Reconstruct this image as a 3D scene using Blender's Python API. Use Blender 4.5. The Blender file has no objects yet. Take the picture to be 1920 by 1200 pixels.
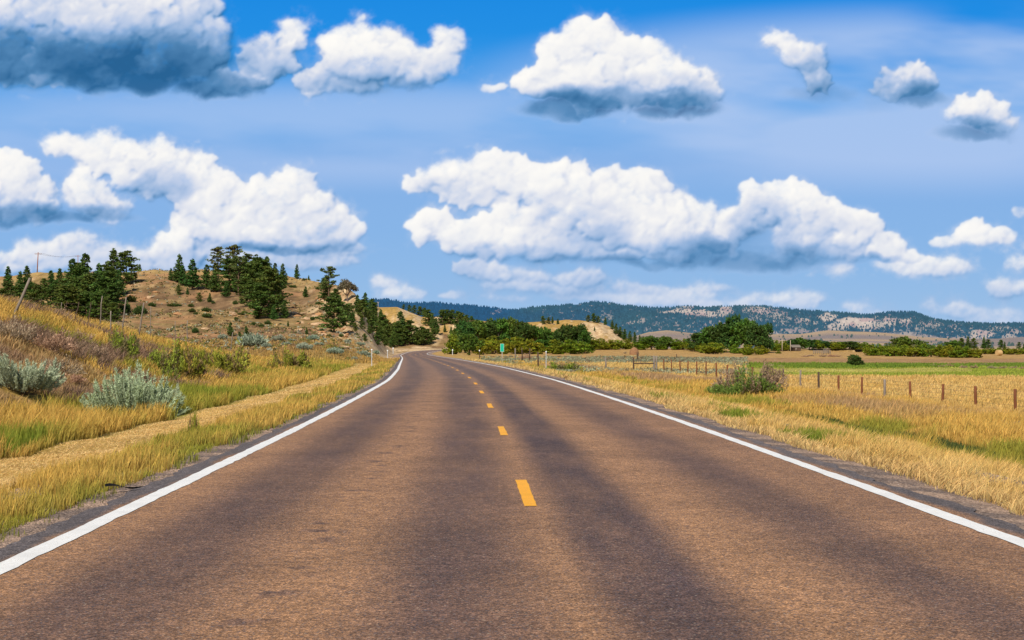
import bpy, math, random
import numpy as np
from mathutils import Vector
rng = np.random.default_rng(7)
random.seed(7)
R = math.radians
scene = bpy.context.scene
col = scene.collection

# ------------------------------------------------------------------ camera
F, CAMH, HZ = 2875.0, 1.6, 649.0           # focal length in photo pixels, eye height, horizon row
TH = math.atan((HZ-600)/F)
cam = bpy.data.cameras.new('camera'); cam_o = bpy.data.objects.new('camera', cam); col.objects.link(cam_o)
cam.sensor_width = 36; cam.lens = 36*F/1920; cam.clip_start = .1; cam.clip_end = 60000
cam_o.location = (0, 0, CAMH); cam_o.rotation_euler = (math.pi/2+TH, 0, 0)
scene.camera = cam_o

def P(x, y, Y):                             # world point seen along photo direction (x,y) at distance Y
    dx = (x-960)/F; dv = (600-y)/F
    dy = math.cos(TH)-dv*math.sin(TH); dz = math.sin(TH)+dv*math.cos(TH)
    return (dx/dy*Y, Y, CAMH+dz/dy*Y)

# ------------------------------------------------------------------ numpy noise
def vnoise(x, y, seed=0):
    xi = np.floor(x).astype(np.int64); yi = np.floor(y).astype(np.int64)
    xf = x-xi; yf = y-yi
    u = xf*xf*(3-2*xf); v = yf*yf*(3-2*yf)
    def h(a, b):
        n = (a*374761393+b*668265263+seed*974634777) & 0xffffffff
        n = ((n ^ (n >> 13))*1274126177) & 0xffffffff
        n = (n ^ (n >> 16)) & 0xffffffff
        return n/4294967295.0
    return (h(xi, yi)*(1-u)+h(xi+1, yi)*u)*(1-v)+(h(xi, yi+1)*(1-u)+h(xi+1, yi+1)*u)*v
def fbm(x, y, o=4, seed=0):
    s = 0; a = .5; t = 0
    for k in range(o):
        s = s+a*vnoise(x*2**k+k*17.3, y*2**k-k*9.1, seed+k); t += a; a *= .5
    return s/t
def sst(a, b, x):
    t = np.clip((x-a)/(b-a), 0, 1); return t*t*(3-2*t)
def ip(x, pts):
    p = np.array(pts, float); return np.interp(x, p[:, 0], p[:, 1])

# ------------------------------------------------------------------ objects
def link(o, parent=None):
    col.objects.link(o)
    if parent is not None: o.parent = parent
    return o
def mesh_data(name, V, tris, mat, C=None, quads=None, UV=None, smooth=False):
    V = np.asarray(V, np.float32).reshape(-1, 3)
    me = bpy.data.meshes.new(name)
    faces = []
    if tris is not None and len(tris): faces.append(np.asarray(tris, np.int32).reshape(-1, 3))
    if quads is not None and len(quads): faces.append(np.asarray(quads, np.int32).reshape(-1, 4))
    loops = np.concatenate([f.ravel() for f in faces])
    sizes = np.concatenate([np.full(len(f), f.shape[1], np.int32) for f in faces])
    starts = np.concatenate([[0], np.cumsum(sizes)[:-1]]).astype(np.int32)
    me.vertices.add(len(V)); me.vertices.foreach_set('co', V.ravel())
    me.loops.add(len(loops)); me.loops.foreach_set('vertex_index', loops)
    me.polygons.add(len(sizes)); me.polygons.foreach_set('loop_start', starts); me.polygons.foreach_set('loop_total', sizes)
    if smooth: me.polygons.foreach_set('use_smooth', np.ones(len(sizes), bool))
    if C is not None:
        ca = me.color_attributes.new('Col', 'FLOAT_COLOR', 'POINT')
        C = np.asarray(C, np.float32)
        if C.shape[1] == 3: C = np.hstack([C, np.ones((len(C), 1), np.float32)])
        ca.data.foreach_set('color', C.ravel())
    if UV is not None:
        uv = me.uv_layers.new(name='UVMap'); uv.data.foreach_set('uv', np.asarray(UV, np.float32)[loops].ravel())
    me.update(); me.validate()
    if mat is not None: me.materials.append(mat)
    return me
def mesh_obj(name, *a, parent=None, **k):
    return link(bpy.data.objects.new(name, mesh_data(name, *a, **k)), parent)
def tag(o, label=None, cat=None, group=None, kind=None):
    if label: o['label'] = label
    if cat: o['category'] = cat
    if group: o['group'] = group
    if kind: o['kind'] = kind
    return o
def empty(name, loc, rz=0, s=1):
    o = bpy.data.objects.new(name, None); o.empty_display_size = .2
    o.location = loc; o.rotation_euler = (0, 0, rz); o.scale = (s, s, s) if not hasattr(s, '__len__') else s
    return link(o)

# ------------------------------------------------------------------ materials
def newmat(name, rough=.8, spec=.3):
    m = bpy.data.materials.new(name); m.use_nodes = True
    nt = m.node_tree; b = nt.nodes['Principled BSDF']
    b.inputs['Roughness'].default_value = rough
    b.inputs['Specular IOR Level'].default_value = spec
    return m, nt, b
class NT:
    """small helper for writing node trees"""
    def __init__(s, nt): s.nt = nt
    def n(s, typ, ins=None, **kw):
        nd = s.nt.nodes.new(typ)
        for k, v in kw.items(): setattr(nd, k, v)
        for k, v in (ins or {}).items():
            if hasattr(v, 'is_output') : s.nt.links.new(v, nd.inputs[k])
            else: nd.inputs[k].default_value = v
        return nd
    def m(s, op, a, b=0.0, c=None, clamp=False):
        ins = {0: a, 1: b}
        if c is not None: ins[2] = c
        return s.n('ShaderNodeMath', ins, operation=op, use_clamp=clamp).outputs[0]
    def v(s, op, a, b=None):
        ins = {0: a}
        if b is not None: ins[1] = b
        nd = s.n('ShaderNodeVectorMath', ins, operation=op)
        return nd.outputs['Value'] if op in ('DOT_PRODUCT', 'LENGTH', 'DISTANCE') else nd.outputs[0]
    def noise(s, vec, scale, detail=4, rough=.5, dist=0.0, dim='3D'):
        return s.n('ShaderNodeTexNoise', {'Vector': vec, 'Scale': scale, 'Detail': detail, 'Roughness': rough, 'Distortion': dist}, noise_dimensions=dim)
    def ss(s, x, a, b, lo=0.0, hi=1.0):
        return s.n('ShaderNodeMapRange', {'Value': x, 'From Min': a, 'From Max': b, 'To Min': lo, 'To Max': hi}, interpolation_type='SMOOTHSTEP').outputs[0]
    def mix(s, f, a, b, blend='MIX'):
        nd = s.n('ShaderNodeMix', None, data_type='RGBA', blend_type=blend)
        for k, vv in ((0, f), (6, a), (7, b)):
            if hasattr(vv, 'is_output'): s.nt.links.new(vv, nd.inputs[k])
            else: nd.inputs[k].default_value = (vv if k == 0 else tuple(vv)+(1,)*(4-len(vv)))
        return nd.outputs[2]
    def l(s, a, b): s.nt.links.new(a, b)

def leafmat(name, trans=.35, var=.25, rough=.6, tint=(1, 1, 1)):
    m, nt, b = newmat(name, rough, .2); t = NT(nt)
    at = t.n('ShaderNodeAttribute', attribute_name='Col')
    oi = t.n('ShaderNodeObjectInfo')
    geo = t.n('ShaderNodeNewGeometry')
    k = t.m('MULTIPLY_ADD', oi.outputs['Random'], var, 1-var/2)
    k2 = t.m('MULTIPLY_ADD', geo.outputs['Random Per Island'], .5, .75)
    c = t.mix(1, at.outputs['Color'], t.n('ShaderNodeCombineColor', {0: t.m('MULTIPLY', k, tint[0]), 1: tint[1], 2: tint[2]}).outputs[0], 'MULTIPLY')
    c = t.v('SCALE', c); nt.links.new(k2, c.node.inputs['Scale'])
    t.l(c, b.inputs['Base Color'])
    tr = t.n('ShaderNodeBsdfTranslucent'); t.l(c, tr.inputs['Color'])
    mx = t.n('ShaderNodeMixShader', {0: trans}); t.l(b.outputs[0], mx.inputs[1]); t.l(tr.outputs[0], mx.inputs[2])
    t.l(mx.outputs[0], nt.nodes['Material Output'].inputs['Surface'])
    return m
def plainmat(name, color, rough=.8, scale=20, amt=.35, bump=.1, spec=.3, stretch=(1, 1, 1)):
    m, nt, b = newmat(name, rough, spec); t = NT(nt)
    tc = t.n('ShaderNodeTexCoord').outputs['Object']
    v = t.v('MULTIPLY', tc, stretch)
    nz = t.noise(v, scale, 6, .6)
    f = t.m('MULTIPLY_ADD', nz.outputs[0], amt*2, 1-amt)
    c = t.v('SCALE', tuple(color)); t.l(f, c.node.inputs['Scale'])
    t.l(c, b.inputs['Base Color'])
    bp = t.n('ShaderNodeBump', {'Height': nz.outputs[0], 'Strength': bump}); t.l(bp.outputs[0], b.inputs['Normal'])
    return m
# ------------------------------------------------------------------ daylight
SUN_DIR = Vector((-.25, -.69, .68)).normalized()
sun_el = math.asin(SUN_DIR.z); sun_rot = math.atan2(SUN_DIR.x, SUN_DIR.y)
sl = bpy.data.lights.new('sun', 'SUN'); sl.energy = 5.0; sl.angle = R(.53); sl.color = (1, .93, .82)
so = bpy.data.objects.new('sun', sl); col.objects.link(so)
so.rotation_euler = (-SUN_DIR).to_track_quat('-Z', 'Y').to_euler(); so.location = (0, 0, 50)
w = bpy.data.worlds.new('World'); scene.world = w; w.use_nodes = True
t = NT(w.node_tree); bg = w.node_tree.nodes['Background']
sky = t.n('ShaderNodeTexSky', sky_type='NISHITA', sun_disc=False, sun_elevation=sun_el, sun_rotation=sun_rot, altitude=900, air_density=1.0, dust_density=.6, ozone_density=2.5)
t.l(sky.outputs[0], bg.inputs['Color']); bg.inputs['Strength'].default_value = .085
scene.view_settings.view_transform = 'Standard'; scene.view_settings.look = 'None'; scene.view_settings.exposure = 0
scene.cycles.max_bounces = 5; scene.cycles.diffuse_bounces = 2; scene.cycles.transmission_bounces = 2; scene.cycles.transparent_max_bounces = 8

# ------------------------------------------------------------------ the sky's clouds: a far curved backdrop
#CLOUDS-BEGIN
B = '''10 20 230 80;110 30 200 95;230 60 170 100;340 70 95 90;120 110 220 55;300 120 140 45;410 150 60 28;-150 60 200 100
500 112 62 52 -.15;545 60 26 42 -.3;470 150 45 26 -.15
645 95 60 50;590 150 40 30;665 60 28 26;720 105 75 55;770 130 75 45;835 85 32 34;825 120 40 32;650 150 75 26
1050 105 52 48;1115 70 58 42;1160 100 42 42;1020 150 66 36;1110 150 110 46;1220 130 55 46;1270 160 66 50;1170 180 110 34;1315 170 36 36
930 165 28 12 -.35;1468 72 30 24 -.05;1512 108 40 36 0;1530 150 40 34 -.25;1710 150 74 38 -.2;1660 165 40 24 -.35;1840 208 62 34 0;1865 232 64 24 -.25
15 330 52 44;60 365 56 40;20 390 80 34;-60 360 80 60
115 278 46 26 -.1;190 290 70 36;275 305 82 50;345 335 86 50;400 375 90 48;300 345 60 34 -.1;165 365 50 42;205 395 40 26;480 385 76 48;540 365 60 48;590 405 62 50;530 430 120 46;640 440 50 32;440 430 90 40;370 420 66 34 -.15
150 462 70 30;95 480 100 34 -.05;20 492 70 24 -.1;210 490 60 30 -.15;330 478 60 44 -.05;270 500 90 20 -.2;430 485 120 20 -.25;580 492 110 16 -.3
790 345 46 18 -.15;850 330 66 32;925 320 60 30;900 360 90 30;985 345 70 42;1050 365 80 60;1110 400 100 66;1150 335 42 28;1210 360 60 40;1260 395 62 42;1200 420 110 60;1310 430 90 42;1390 420 44 34
815 425 52 32;870 440 70 36;960 440 80 44;1050 450 90 38;1150 465 130 28;1270 465 120 28
1425 370 44 34;1475 385 60 40;1530 405 66 38;1590 430 64 42;1500 450 60 32;1580 465 80 24;1660 460 50 30;1700 485 36 20 -.1;1750 500 80 20 -.15;1465 480 22 26 -.3
1830 430 40 16;1850 445 62 20;1790 450 56 14 -.1;1910 492 32 12 -.2;1890 540 50 18 -.1;1920 400 20 12 -.3
880 498 34 15;930 508 60 17;1000 518 40 12 -.1;1085 522 52 17 -.05;960 535 70 9 -.3;720 530 30 12 -.2;760 550 46 15 -.2;850 552 34 9 -.25
1180 537 40 8 -.25;1250 545 80 11 -.3;1340 540 46 10 -.2;1290 560 60 14 -.25;1560 505 46 11 -.2;1680 500 50 11 -.15;1490 565 56 20 -.15;1400 572 46 12 -.3;1605 578 40 10 -.2;1740 575 30 12 -.2;1800 585 70 15 -.2;1890 590 50 12 -.2
1080 545 60 12 -.25;1000 540 40 10 -.2;1180 560 70 12 -.3;1250 562 60 14 -.2;1330 575 60 10 -.3;1090 560 90 9 -.35;950 560 60 8 -.35;1420 560 30 12 -.2;1650 590 60 10 -.2;1870 600 70 12 -.2;600 470 110 18 -.2;2060 300 90 40;2200 470 150 30;2100 120 80 30;-300 300 150 60;-260 470 120 30;2400 250 120 40'''
SHD = [(150,126,290,34,.80),(230,142,150,26,1.0),(400,165,70,20,.95),(40,104,140,26,.62),(1075,202,92,18,.85),(1270,206,74,16,.78),(1170,194,140,14,.6),(690,170,100,14,.3),(60,408,90,14,.8),(170,410,80,10,.7),(1390,488,150,20,.75),(1270,492,110,10,.65),
       (1430,460,46,44,.5),(1130,445,54,30,.25),(1735,185,46,14,.7),(1830,250,66,16,.7),(1540,178,60,14,.45),(560,468,140,6,.35),(1560,486,120,5,.4),(1650,180,34,30,.35),(1010,195,40,12,.6),(300,350,46,20,.2),(590,170,30,8,.3),(940,470,60,8,.2)]
DIM = [(180,60,320,80,.20),(520,130,80,60,.12),(700,150,160,40,.10),(1240,180,130,40,.14),(1600,150,160,60,.16),(1860,240,80,40,.10),(520,400,60,30,.05),(300,360,60,40,.10),(860,360,90,24,.08),(1040,430,50,40,.08),(960,520,300,40,.10),(1540,420,60,30,.10),(120,480,260,40,.12),(500,490,260,26,.14),(1500,570,700,40,.12),(1500,120,80,70,.10),(1000,515,260,50,.08),(1800,560,200,60,.08)]
def worley(x, y, seed):
    xi = np.floor(x); yi = np.floor(y); best = np.full(x.shape, 9.0, np.float32)
    for i in (-1, 0, 1):
        for j in (-1, 0, 1):
            cx = xi+i; cy = yi+j
            n = ((cx*374761393+cy*668265263+seed*97463477).astype(np.int64)) & 0xffffffff
            n = ((n ^ (n >> 13))*1274126177) & 0xffffffff
            n = n ^ (n >> 16)
            px = cx+(n & 1023)/1023.0; py = cy+((n >> 10) & 1023)/1023.0
            d = (px-x)**2+(py-y)**2
            best = np.minimum(best, d)
    return np.sqrt(best)
def blur(a, r):
    for ax in (0, 1):
        for _ in (0, 1):
            pad = [(0, 0), (0, 0)]; pad[ax] = (r+1, r)
            c = np.cumsum(np.pad(a, pad, mode='edge'), axis=ax, dtype=np.float64)
            n = a.shape[ax]
            a = ((np.take(c, np.arange(2*r+1, n+2*r+1), axis=ax)-np.take(c, np.arange(0, n), axis=ax))/(2*r+1)).astype(np.float32)
    return a
def cloud_fields(U, Vv, step):
    """cumulus as heaps of nested puffs: every lump carries smaller lumps, seen from below the sunlit side"""
    f32 = np.float32; u0, v0 = U[0, 0], Vv[0, 0]; nv_, nu_ = U.shape
    Z = np.full(U.shape, -1.0, f32)
    rc = np.random.default_rng(4242)
    def sphere(cx, cy, cz, r, ky=1.0):
        i0 = max(int((cx-r-u0)/step), 0); i1 = min(int((cx+r-u0)/step)+2, nu_)
        j0 = max(int((cy-r*ky-v0)/step), 0); j1 = min(int((cy+r*ky-v0)/step)+2, nv_)
        if i0 >= i1 or j0 >= j1: return
        xx = (u0+np.arange(i0, i1)*step-cx)**2; yy = ((v0+np.arange(j0, j1)*step-cy)/ky)**2
        d = r*r-(xx[None, :]+yy[:, None]); m_ = d > 0
        p_ = Z[j0:j1, i0:i1]; p_[m_] = np.maximum(p_[m_], cz+np.sqrt(d[m_]))
    for part in B.replace('\n', ';').split(';'):
        q = [float(s_) for s_ in part.split()]
        cx, cy, rx, ry = (q[0]-960)/100, (HZ-q[1])/100, q[2]/100, q[3]/100
        off = q[4] if len(q) > 4 else 0.0
        sc = math.sqrt(max(1+off*.6, .3))*(1.12 if cy < 1.6 else 1.03); rx *= sc; ry *= sc; rz = .8*min(rx, ry)
        n2 = int(min(12+9*rx/ry, 60)); thin = off < -.12
        i0 = max(int((cx-rx-u0)/step), 0); i1 = min(int((cx+rx-u0)/step)+2, nu_); j0 = max(int((cy-ry-v0)/step), 0); j1 = min(int((cy+ry-v0)/step)+2, nv_)
        if i0 < i1 and j0 < j1:
            d = .80-(((u0+np.arange(i0, i1)*step-cx)/rx)**2)[None, :]-(((v0+np.arange(j0, j1)*step-cy)/ry)**2)[:, None]
            p_ = Z[j0:j1, i0:i1]; m_ = d > 0; p_[m_] = np.maximum(p_[m_], rz*.9*np.sqrt(d[m_]))
        for k in range(n2):
            a = rc.uniform(0, 6.283); rr2 = math.sqrt(rc.uniform(0, 1))*.86
            ex, ey = math.cos(a)*rr2, math.sin(a)*rr2
            if ey < -.35: ey = -.35-.3*rc.uniform(0, 1)
            zz = rz*math.sqrt(max(1-ex*ex-ey*ey, 0))
            r2 = ry*rc.uniform(.26, .50)*(1-.25*abs(ex))*(.8 if thin else 1)
            x2, y2, z2 = cx+ex*rx, cy+ey*ry, zz*.8
            sphere(x2, y2, z2, r2, .9)
            for l in range(9):
                b_ = rc.uniform(0, 6.283); c_ = math.sqrt(rc.uniform(.05, 1))
                r3 = r2*rc.uniform(.28, .50); x3, y3 = x2+math.cos(b_)*c_*r2*.95, y2+math.sin(b_)*c_*r2*.85
                if math.sin(b_) < -.3 and ey < -.2: continue
                z3 = z2+r2*math.sqrt(max(1-c_*c_, 0))*.92
                if r3 > step*1.2: sphere(x3, y3, z3-.25*r3, r3, .95)
                if r3 > .05:
                    for m4 in range(6):
                        d_ = rc.uniform(0, 6.283); e_ = math.sqrt(rc.uniform(.1, 1)); r4 = r3*rc.uniform(.28, .48)
                        if r4 > step*1.3: sphere(x3+math.cos(d_)*e_*r3, y3+math.sin(d_)*e_*r3*.95, z3-.25*r3+r3*math.sqrt(max(1-e_*e_, 0))*.9-.2*r4, r4)
    # turbulence drags the puffs about
    lo = .40+.60*sst(.6, 3.6, Vv)
    wx = ((fbm(U*1.3, Vv*1.3, 3, 11)-.5)*.40+(fbm(U*5, Vv*5, 4, 21)-.5)*.24+(fbm(U*15, Vv*15, 3, 23)-.5)*.10)*lo
    wy = ((fbm(U*1.3+40, Vv*1.3, 3, 31)-.5)*.30+(fbm(U*5+9, Vv*5, 4, 41)-.5)*.20+(fbm(U*15+5, Vv*15, 3, 43)-.5)*.09)*lo
    ii = np.clip(np.rint((U+wx-u0)/step).astype(int), 0, nu_-1); jj = np.clip(np.rint((Vv+wy-v0)/step).astype(int), 0, nv_-1)
    Z = Z[jj, ii]
    M = (Z > -.5).astype(f32); Z = np.maximum(Z, 0)
    M1 = blur(M, 1); M4 = blur(M, 4); M9 = blur(M, 11)
    wl = sst(2.4, 1.2, Vv)
    n1 = fbm(U*2.4, Vv*3.2, 7, 71)-.5; n2_ = fbm(U*8, Vv*9, 5, 77)-.5
    soft = .18+.82*sst(.34, .66, fbm(U*.8, Vv*1.2, 4, 81)+.18*wl)
    crisp = sst(.10, 1.0, .5*M1+.5*blur(M, 2)+.35*n2_)
    fuzzy = sst(.08, 1.0, .55*M4+.45*M9+.85*n1+.5*n2_)
    fuzzy = fuzzy*sst(.0, .14, M9)
    alpha = crisp*(1-soft)+fuzzy*soft
    alpha = np.maximum(alpha, .5*fuzzy*sst(.02, .5, M9))*(1-.10*wl)
    Za = blur(Z, 1); Zb = blur(Z, 3); Zc = blur(Z, 9); Zd = blur(Z, 24)
    G = [np.gradient(a_, step) for a_ in (Za, Zb, Zc, Zd)]
    wts = (.16, .28, .36, .58)
    gy = sum(w_*g_[0] for w_, g_ in zip(wts, G)); gx = sum(w_*g_[1] for w_, g_ in zip(wts, G))
    s = np.array([-.42, .60, .68]); kz = .62
    nz = 1/np.sqrt(1+(gx*kz)**2+(gy*kz)**2)
    lam = (-gx*kz*s[0]-gy*kz*s[1]+s[2])*nz
    ao = np.clip((Zb-Za)*2.0, -.06, .12)+np.clip((Zc-Zb)*.7, -.10, .22)
    lit = .595+.49*(lam-.30)-ao*.50-.10*(fbm(U*.8, Vv*1.4, 5, 111)-.35)*2
    lit = lit-.10*sst(.9, .2, alpha)
    D = M9*2-1
    ws = (fbm(U*1.9, Vv*1.9, 6, 91)-.5)*.55; wt = (fbm(U*1.9+30, Vv*1.9, 6, 95)-.5)*.36
    sn = .86+.26*sst(.3, .7, fbm(U*2.2, Vv*3.4, 6, 97)); S = np.zeros(U.shape, f32); SA = np.zeros(U.shape, f32)
    for (x, y, rx, ry, k) in SHD:
        d = ((U+ws-(x-960)/100)*100/rx)**2+((Vv+wt-(HZ-y)/100)*100/ry)**2
        d2 = ((U+ws-(x-960)/100)*100/rx)**2+(np.where(Vv+wt > (HZ-y)/100, .62, 1.0)*(Vv+wt-(HZ-y)/100)*100/ry)**2
        S = np.maximum(S, k*sst(3.0, .0, d2)*sn); SA = np.maximum(SA, k*sst(3.0, .0, d))
    for (x, y, rx, ry, k) in DIM:
        d = ((U+ws-(x-960)/100)*100/rx)**2+((Vv+wt-(HZ-y)/100)*100/ry)**2
        lit = lit-k*sst(1.8, .2, d)
    alpha = np.maximum(alpha, sst(.12, 1.0, SA)*.95)
    lit = lit*(1-.74*S)-S*.08
    # thin veil of high cloud
    vn = fbm(U*.22+3+Vv*.15, Vv*.8, 5, 101)
    e1 = sst(-.8, .8, 1-((U-8.0)/7.6)**2-((Vv-4.65)/1.5)**2)*1.2
    e2 = sst(-.8, .8, 1-((U+2.5)/11)**2-((Vv-4.0)/.9)**2)*.75
    veil = np.clip(np.maximum(e1, e2)*sst(.12, .60, vn), 0, 1)
    return alpha.astype(f32), np.clip(lit, 0, 1).astype(f32), veil.astype(f32)
RAMP = [(0.0, (.022, .125, .300)), (.18, (.085, .24, .47)), (.36, (.27, .43, .69)), (.52, (.50, .60, .80)), (.66, (.73, .76, .85)), (.82, (.93, .92, .91)), (.95, (1.0, .98, .94))]
GS = [(0, (.36, .56, .80)), (.12, (.29, .50, .79)), (.3, (.245, .46, .80)), (.47, (.235, .44, .80)), (.60, (.14, .40, .82)), (.72, (.045, .32, .80)), (.82, (.018, .275, .78)), (.9, (.014, .26, .77)), (1, (.012, .25, .76))]
#CLOUDS-END
STEP = .0165
us = np.arange(-14, 14.01, STEP); vs = np.concatenate([np.arange(-.5, 8.6, STEP)])
UU, VV = np.meshgrid(us, vs)
al, li, ve = cloud_fields(UU, VV, STEP)
nu, nv = len(us), len(vs)
dirs = np.stack([UU/28.75, np.ones_like(UU), VV/28.75], -1); dirs /= np.linalg.norm(dirs, axis=-1, keepdims=True)
edge = sst(0, 1.5, 14-np.abs(UU))*sst(0, 1.4, 8.6-VV)
idx = (np.arange(nv-1)[:, None]*nu+np.arange(nu-1)[None, :]).ravel()
quads = np.stack([idx, idx+1, idx+1+nu, idx+nu], 1)
m = bpy.data.materials.new('sky'); m.use_nodes = True; nt = m.node_tree; nt.nodes.clear(); t = NT(nt)
at = t.n('ShaderNodeAttribute', attribute_name='Col'); sp = t.n('ShaderNodeSeparateColor', {0: at.outputs['Color']})
def ramp(fac, stops):
    nd = t.n('ShaderNodeValToRGB', {0: fac}); c = nd.color_ramp; c.interpolation = 'LINEAR'
    c.elements[0].position = stops[0][0]; c.elements[0].color = stops[0][1]+(1,)
    c.elements[1].position = stops[-1][0]; c.elements[1].color = stops[-1][1]+(1,)
    for p_, q_ in stops[1:-1]:
        e = c.elements.new(p_); e.color = q_+(1,)
    return nd.outputs[0]
ge = t.n('ShaderNodeNewGeometry').outputs['Position']
xyz = t.n('ShaderNodeSeparateXYZ', {0: ge})
elev = t.m('MULTIPLY', t.m('DIVIDE', t.m('SUBTRACT', xyz.outputs[2], CAMH), xyz.outputs[1]), 28.75/7.2)
clear = t.mix(t.m('MULTIPLY', sp.outputs[2], .80), ramp(elev, GS), (.43, .58, .87))
seen = t.mix(sp.outputs[0], clear, ramp(sp.outputs[1], RAMP))
seen = t.mix(t.ss(elev, .24, 0.0, 0.0, .38), seen, (.38, .54, .79))
em = t.n('ShaderNodeEmission', {0: seen, 1: 1.0}); tr = t.n('ShaderNodeBsdfTransparent')
mx = t.n('ShaderNodeMixShader', {0: at.outputs['Alpha']}); t.l(tr.outputs[0], mx.inputs[1]); t.l(em.outputs[0], mx.inputs[2])
out = t.n('ShaderNodeOutputMaterial'); t.l(mx.outputs[0], out.inputs['Surface'])
C = np.stack([al, li, ve, edge], -1).reshape(-1, 4)
sk = mesh_obj('sky', dirs.reshape(-1, 3)*30000+np.array([0, 0, CAMH]), None, m, C, quads=quads, smooth=True)
tag(sk, kind='structure'); m.cycles.emission_sampling = 'NONE'
# ------------------------------------------------------------------ the road's course
ctrl = np.array([(1.42,-30),(1.0,-15),(.6,0),(.37,8),(.147,16.9),(-.19,29.3),(-.60,41.4),(-1.05,53.2),(-1.55,65.4),(-2.15,77.6),(-3.95,107),(-4.8,119.5),(-8.7,176),(-12.8,235),(-17.2,296),(-25,400),(-31.5,500),(-34.6,560),(-34,602),(-29,632),(-19,653),(-4,667),(14,676),(40,681),(80,684)], float)
def catmull(p, n=14):
    out = []
    q = np.vstack([2*p[0]-p[1], p, 2*p[-1]-p[-2]])
    for i in range(1, len(q)-2):
        for k in range(n):
            u = k/n
            out.append(.5*((2*q[i])+(-q[i-1]+q[i+1])*u+(2*q[i-1]-5*q[i]+4*q[i+1]-q[i+2])*u*u+(-q[i-1]+3*q[i]-3*q[i+1]+q[i+2])*u**3))
    out.append(p[-1]); return np.array(out)
cl = catmull(ctrl)
for _ in range(6): cl[1:-1] = .25*cl[:-2]+.5*cl[1:-1]+.25*cl[2:]
seg = np.linalg.norm(np.diff(cl, axis=0), axis=1); arc = np.concatenate([[0], np.cumsum(seg)])
T0 = np.interp(0, cl[:200, 1], arc[:200])            # arc length beside the camera
def road_at(tt):
    x = np.interp(tt, arc, cl[:, 0]); y = np.interp(tt, arc, cl[:, 1])
    e = .5; dx = np.interp(tt+e, arc, cl[:, 0])-np.interp(tt-e, arc, cl[:, 0]); dy = np.interp(tt+e, arc, cl[:, 1])-np.interp(tt-e, arc, cl[:, 1])
    L = np.hypot(dx, dy)+1e-9
    return x, y, dy/L, -dx/L                          # point and unit normal to the right
def road_z(Y): return ip(Y, [(0,0),(120,0),(150,-.06),(176,-.14),(235,-.32),(296,-.52),(400,-.80),(500,-1.0),(555,-.92),(600,-.42),(650,.28),(690,.55),(760,.7)])
mono = cl[:, 1] < 575
cx_, cy_ = cl[mono, 0], cl[mono, 1]
cs_ = np.gradient(cx_, cy_)
clb = cl[cl[:, 1] > 480][::2]
def lateral(X, Y):
    """signed distance to the centre line, right positive"""
    s = (X-np.interp(Y, cy_, cx_))/np.sqrt(1+np.interp(Y, cy_, cs_)**2)
    far = (Y > 550) & (Y < 760) & (X > -120) & (X < 160)
    if np.any(far):
        xf, yf = X[far], Y[far]; best = np.full(xf.shape, 1e9); sg = np.ones(xf.shape)
        for i in range(len(clb)-1):
            ax, ay = clb[i]; bx, by = clb[i+1]; vx, vy = bx-ax, by-ay
            u = np.clip(((xf-ax)*vx+(yf-ay)*vy)/(vx*vx+vy*vy), 0, 1)
            ex = xf-ax-u*vx; ey = yf-ay-u*vy; d = np.hypot(ex, ey)
            k = d < best; best = np.where(k, d, best); sg = np.where(k, np.sign(ex*vy-ey*vx), sg)
        s = s.copy(); s[far] = best*sg
    s = np.where((Y >= 760), 80.0, s)
    return s
HW = 4.0                                              # half width to the white lines

# ------------------------------------------------------------------ terrain
HC = [(20,4.6),(60,4.9),(78,4.35),(90,3.75),(103,3.15),(113,2.7),(128,2.05),(141,1.5),(160,.6),(180,0)]
SKY_A = [(-600,528),(-300,522),(0,517),(60,513),(150,511),(270,508),(330,510),(420,508),(500,511),(560,519),(600,528),(640,541),(668,553),(690,572),(715,597),(735,620),(750,645),(765,662),(790,680)]
SKY_B = [(560,620),(640,590),(690,577),(745,576),(765,584),(790,594),(820,594),(860,597),(905,602),(960,606),(1040,601),(1085,600),(1105,603),(1128,605),(1146,614),(1163,626),(1180,637),(1200,647),(1230,652)]
SKY_F = [(400,640),(700,638),(1100,642),(1180,634),(1215,625),(1250,622),(1300,628),(1340,632),(1390,632),(1440,629),(1500,629),(1550,622),(1600,624),(1660,626),(1720,632),(1800,636),(1870,636),(1920,632),(2100,628),(2600,628)]
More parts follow.
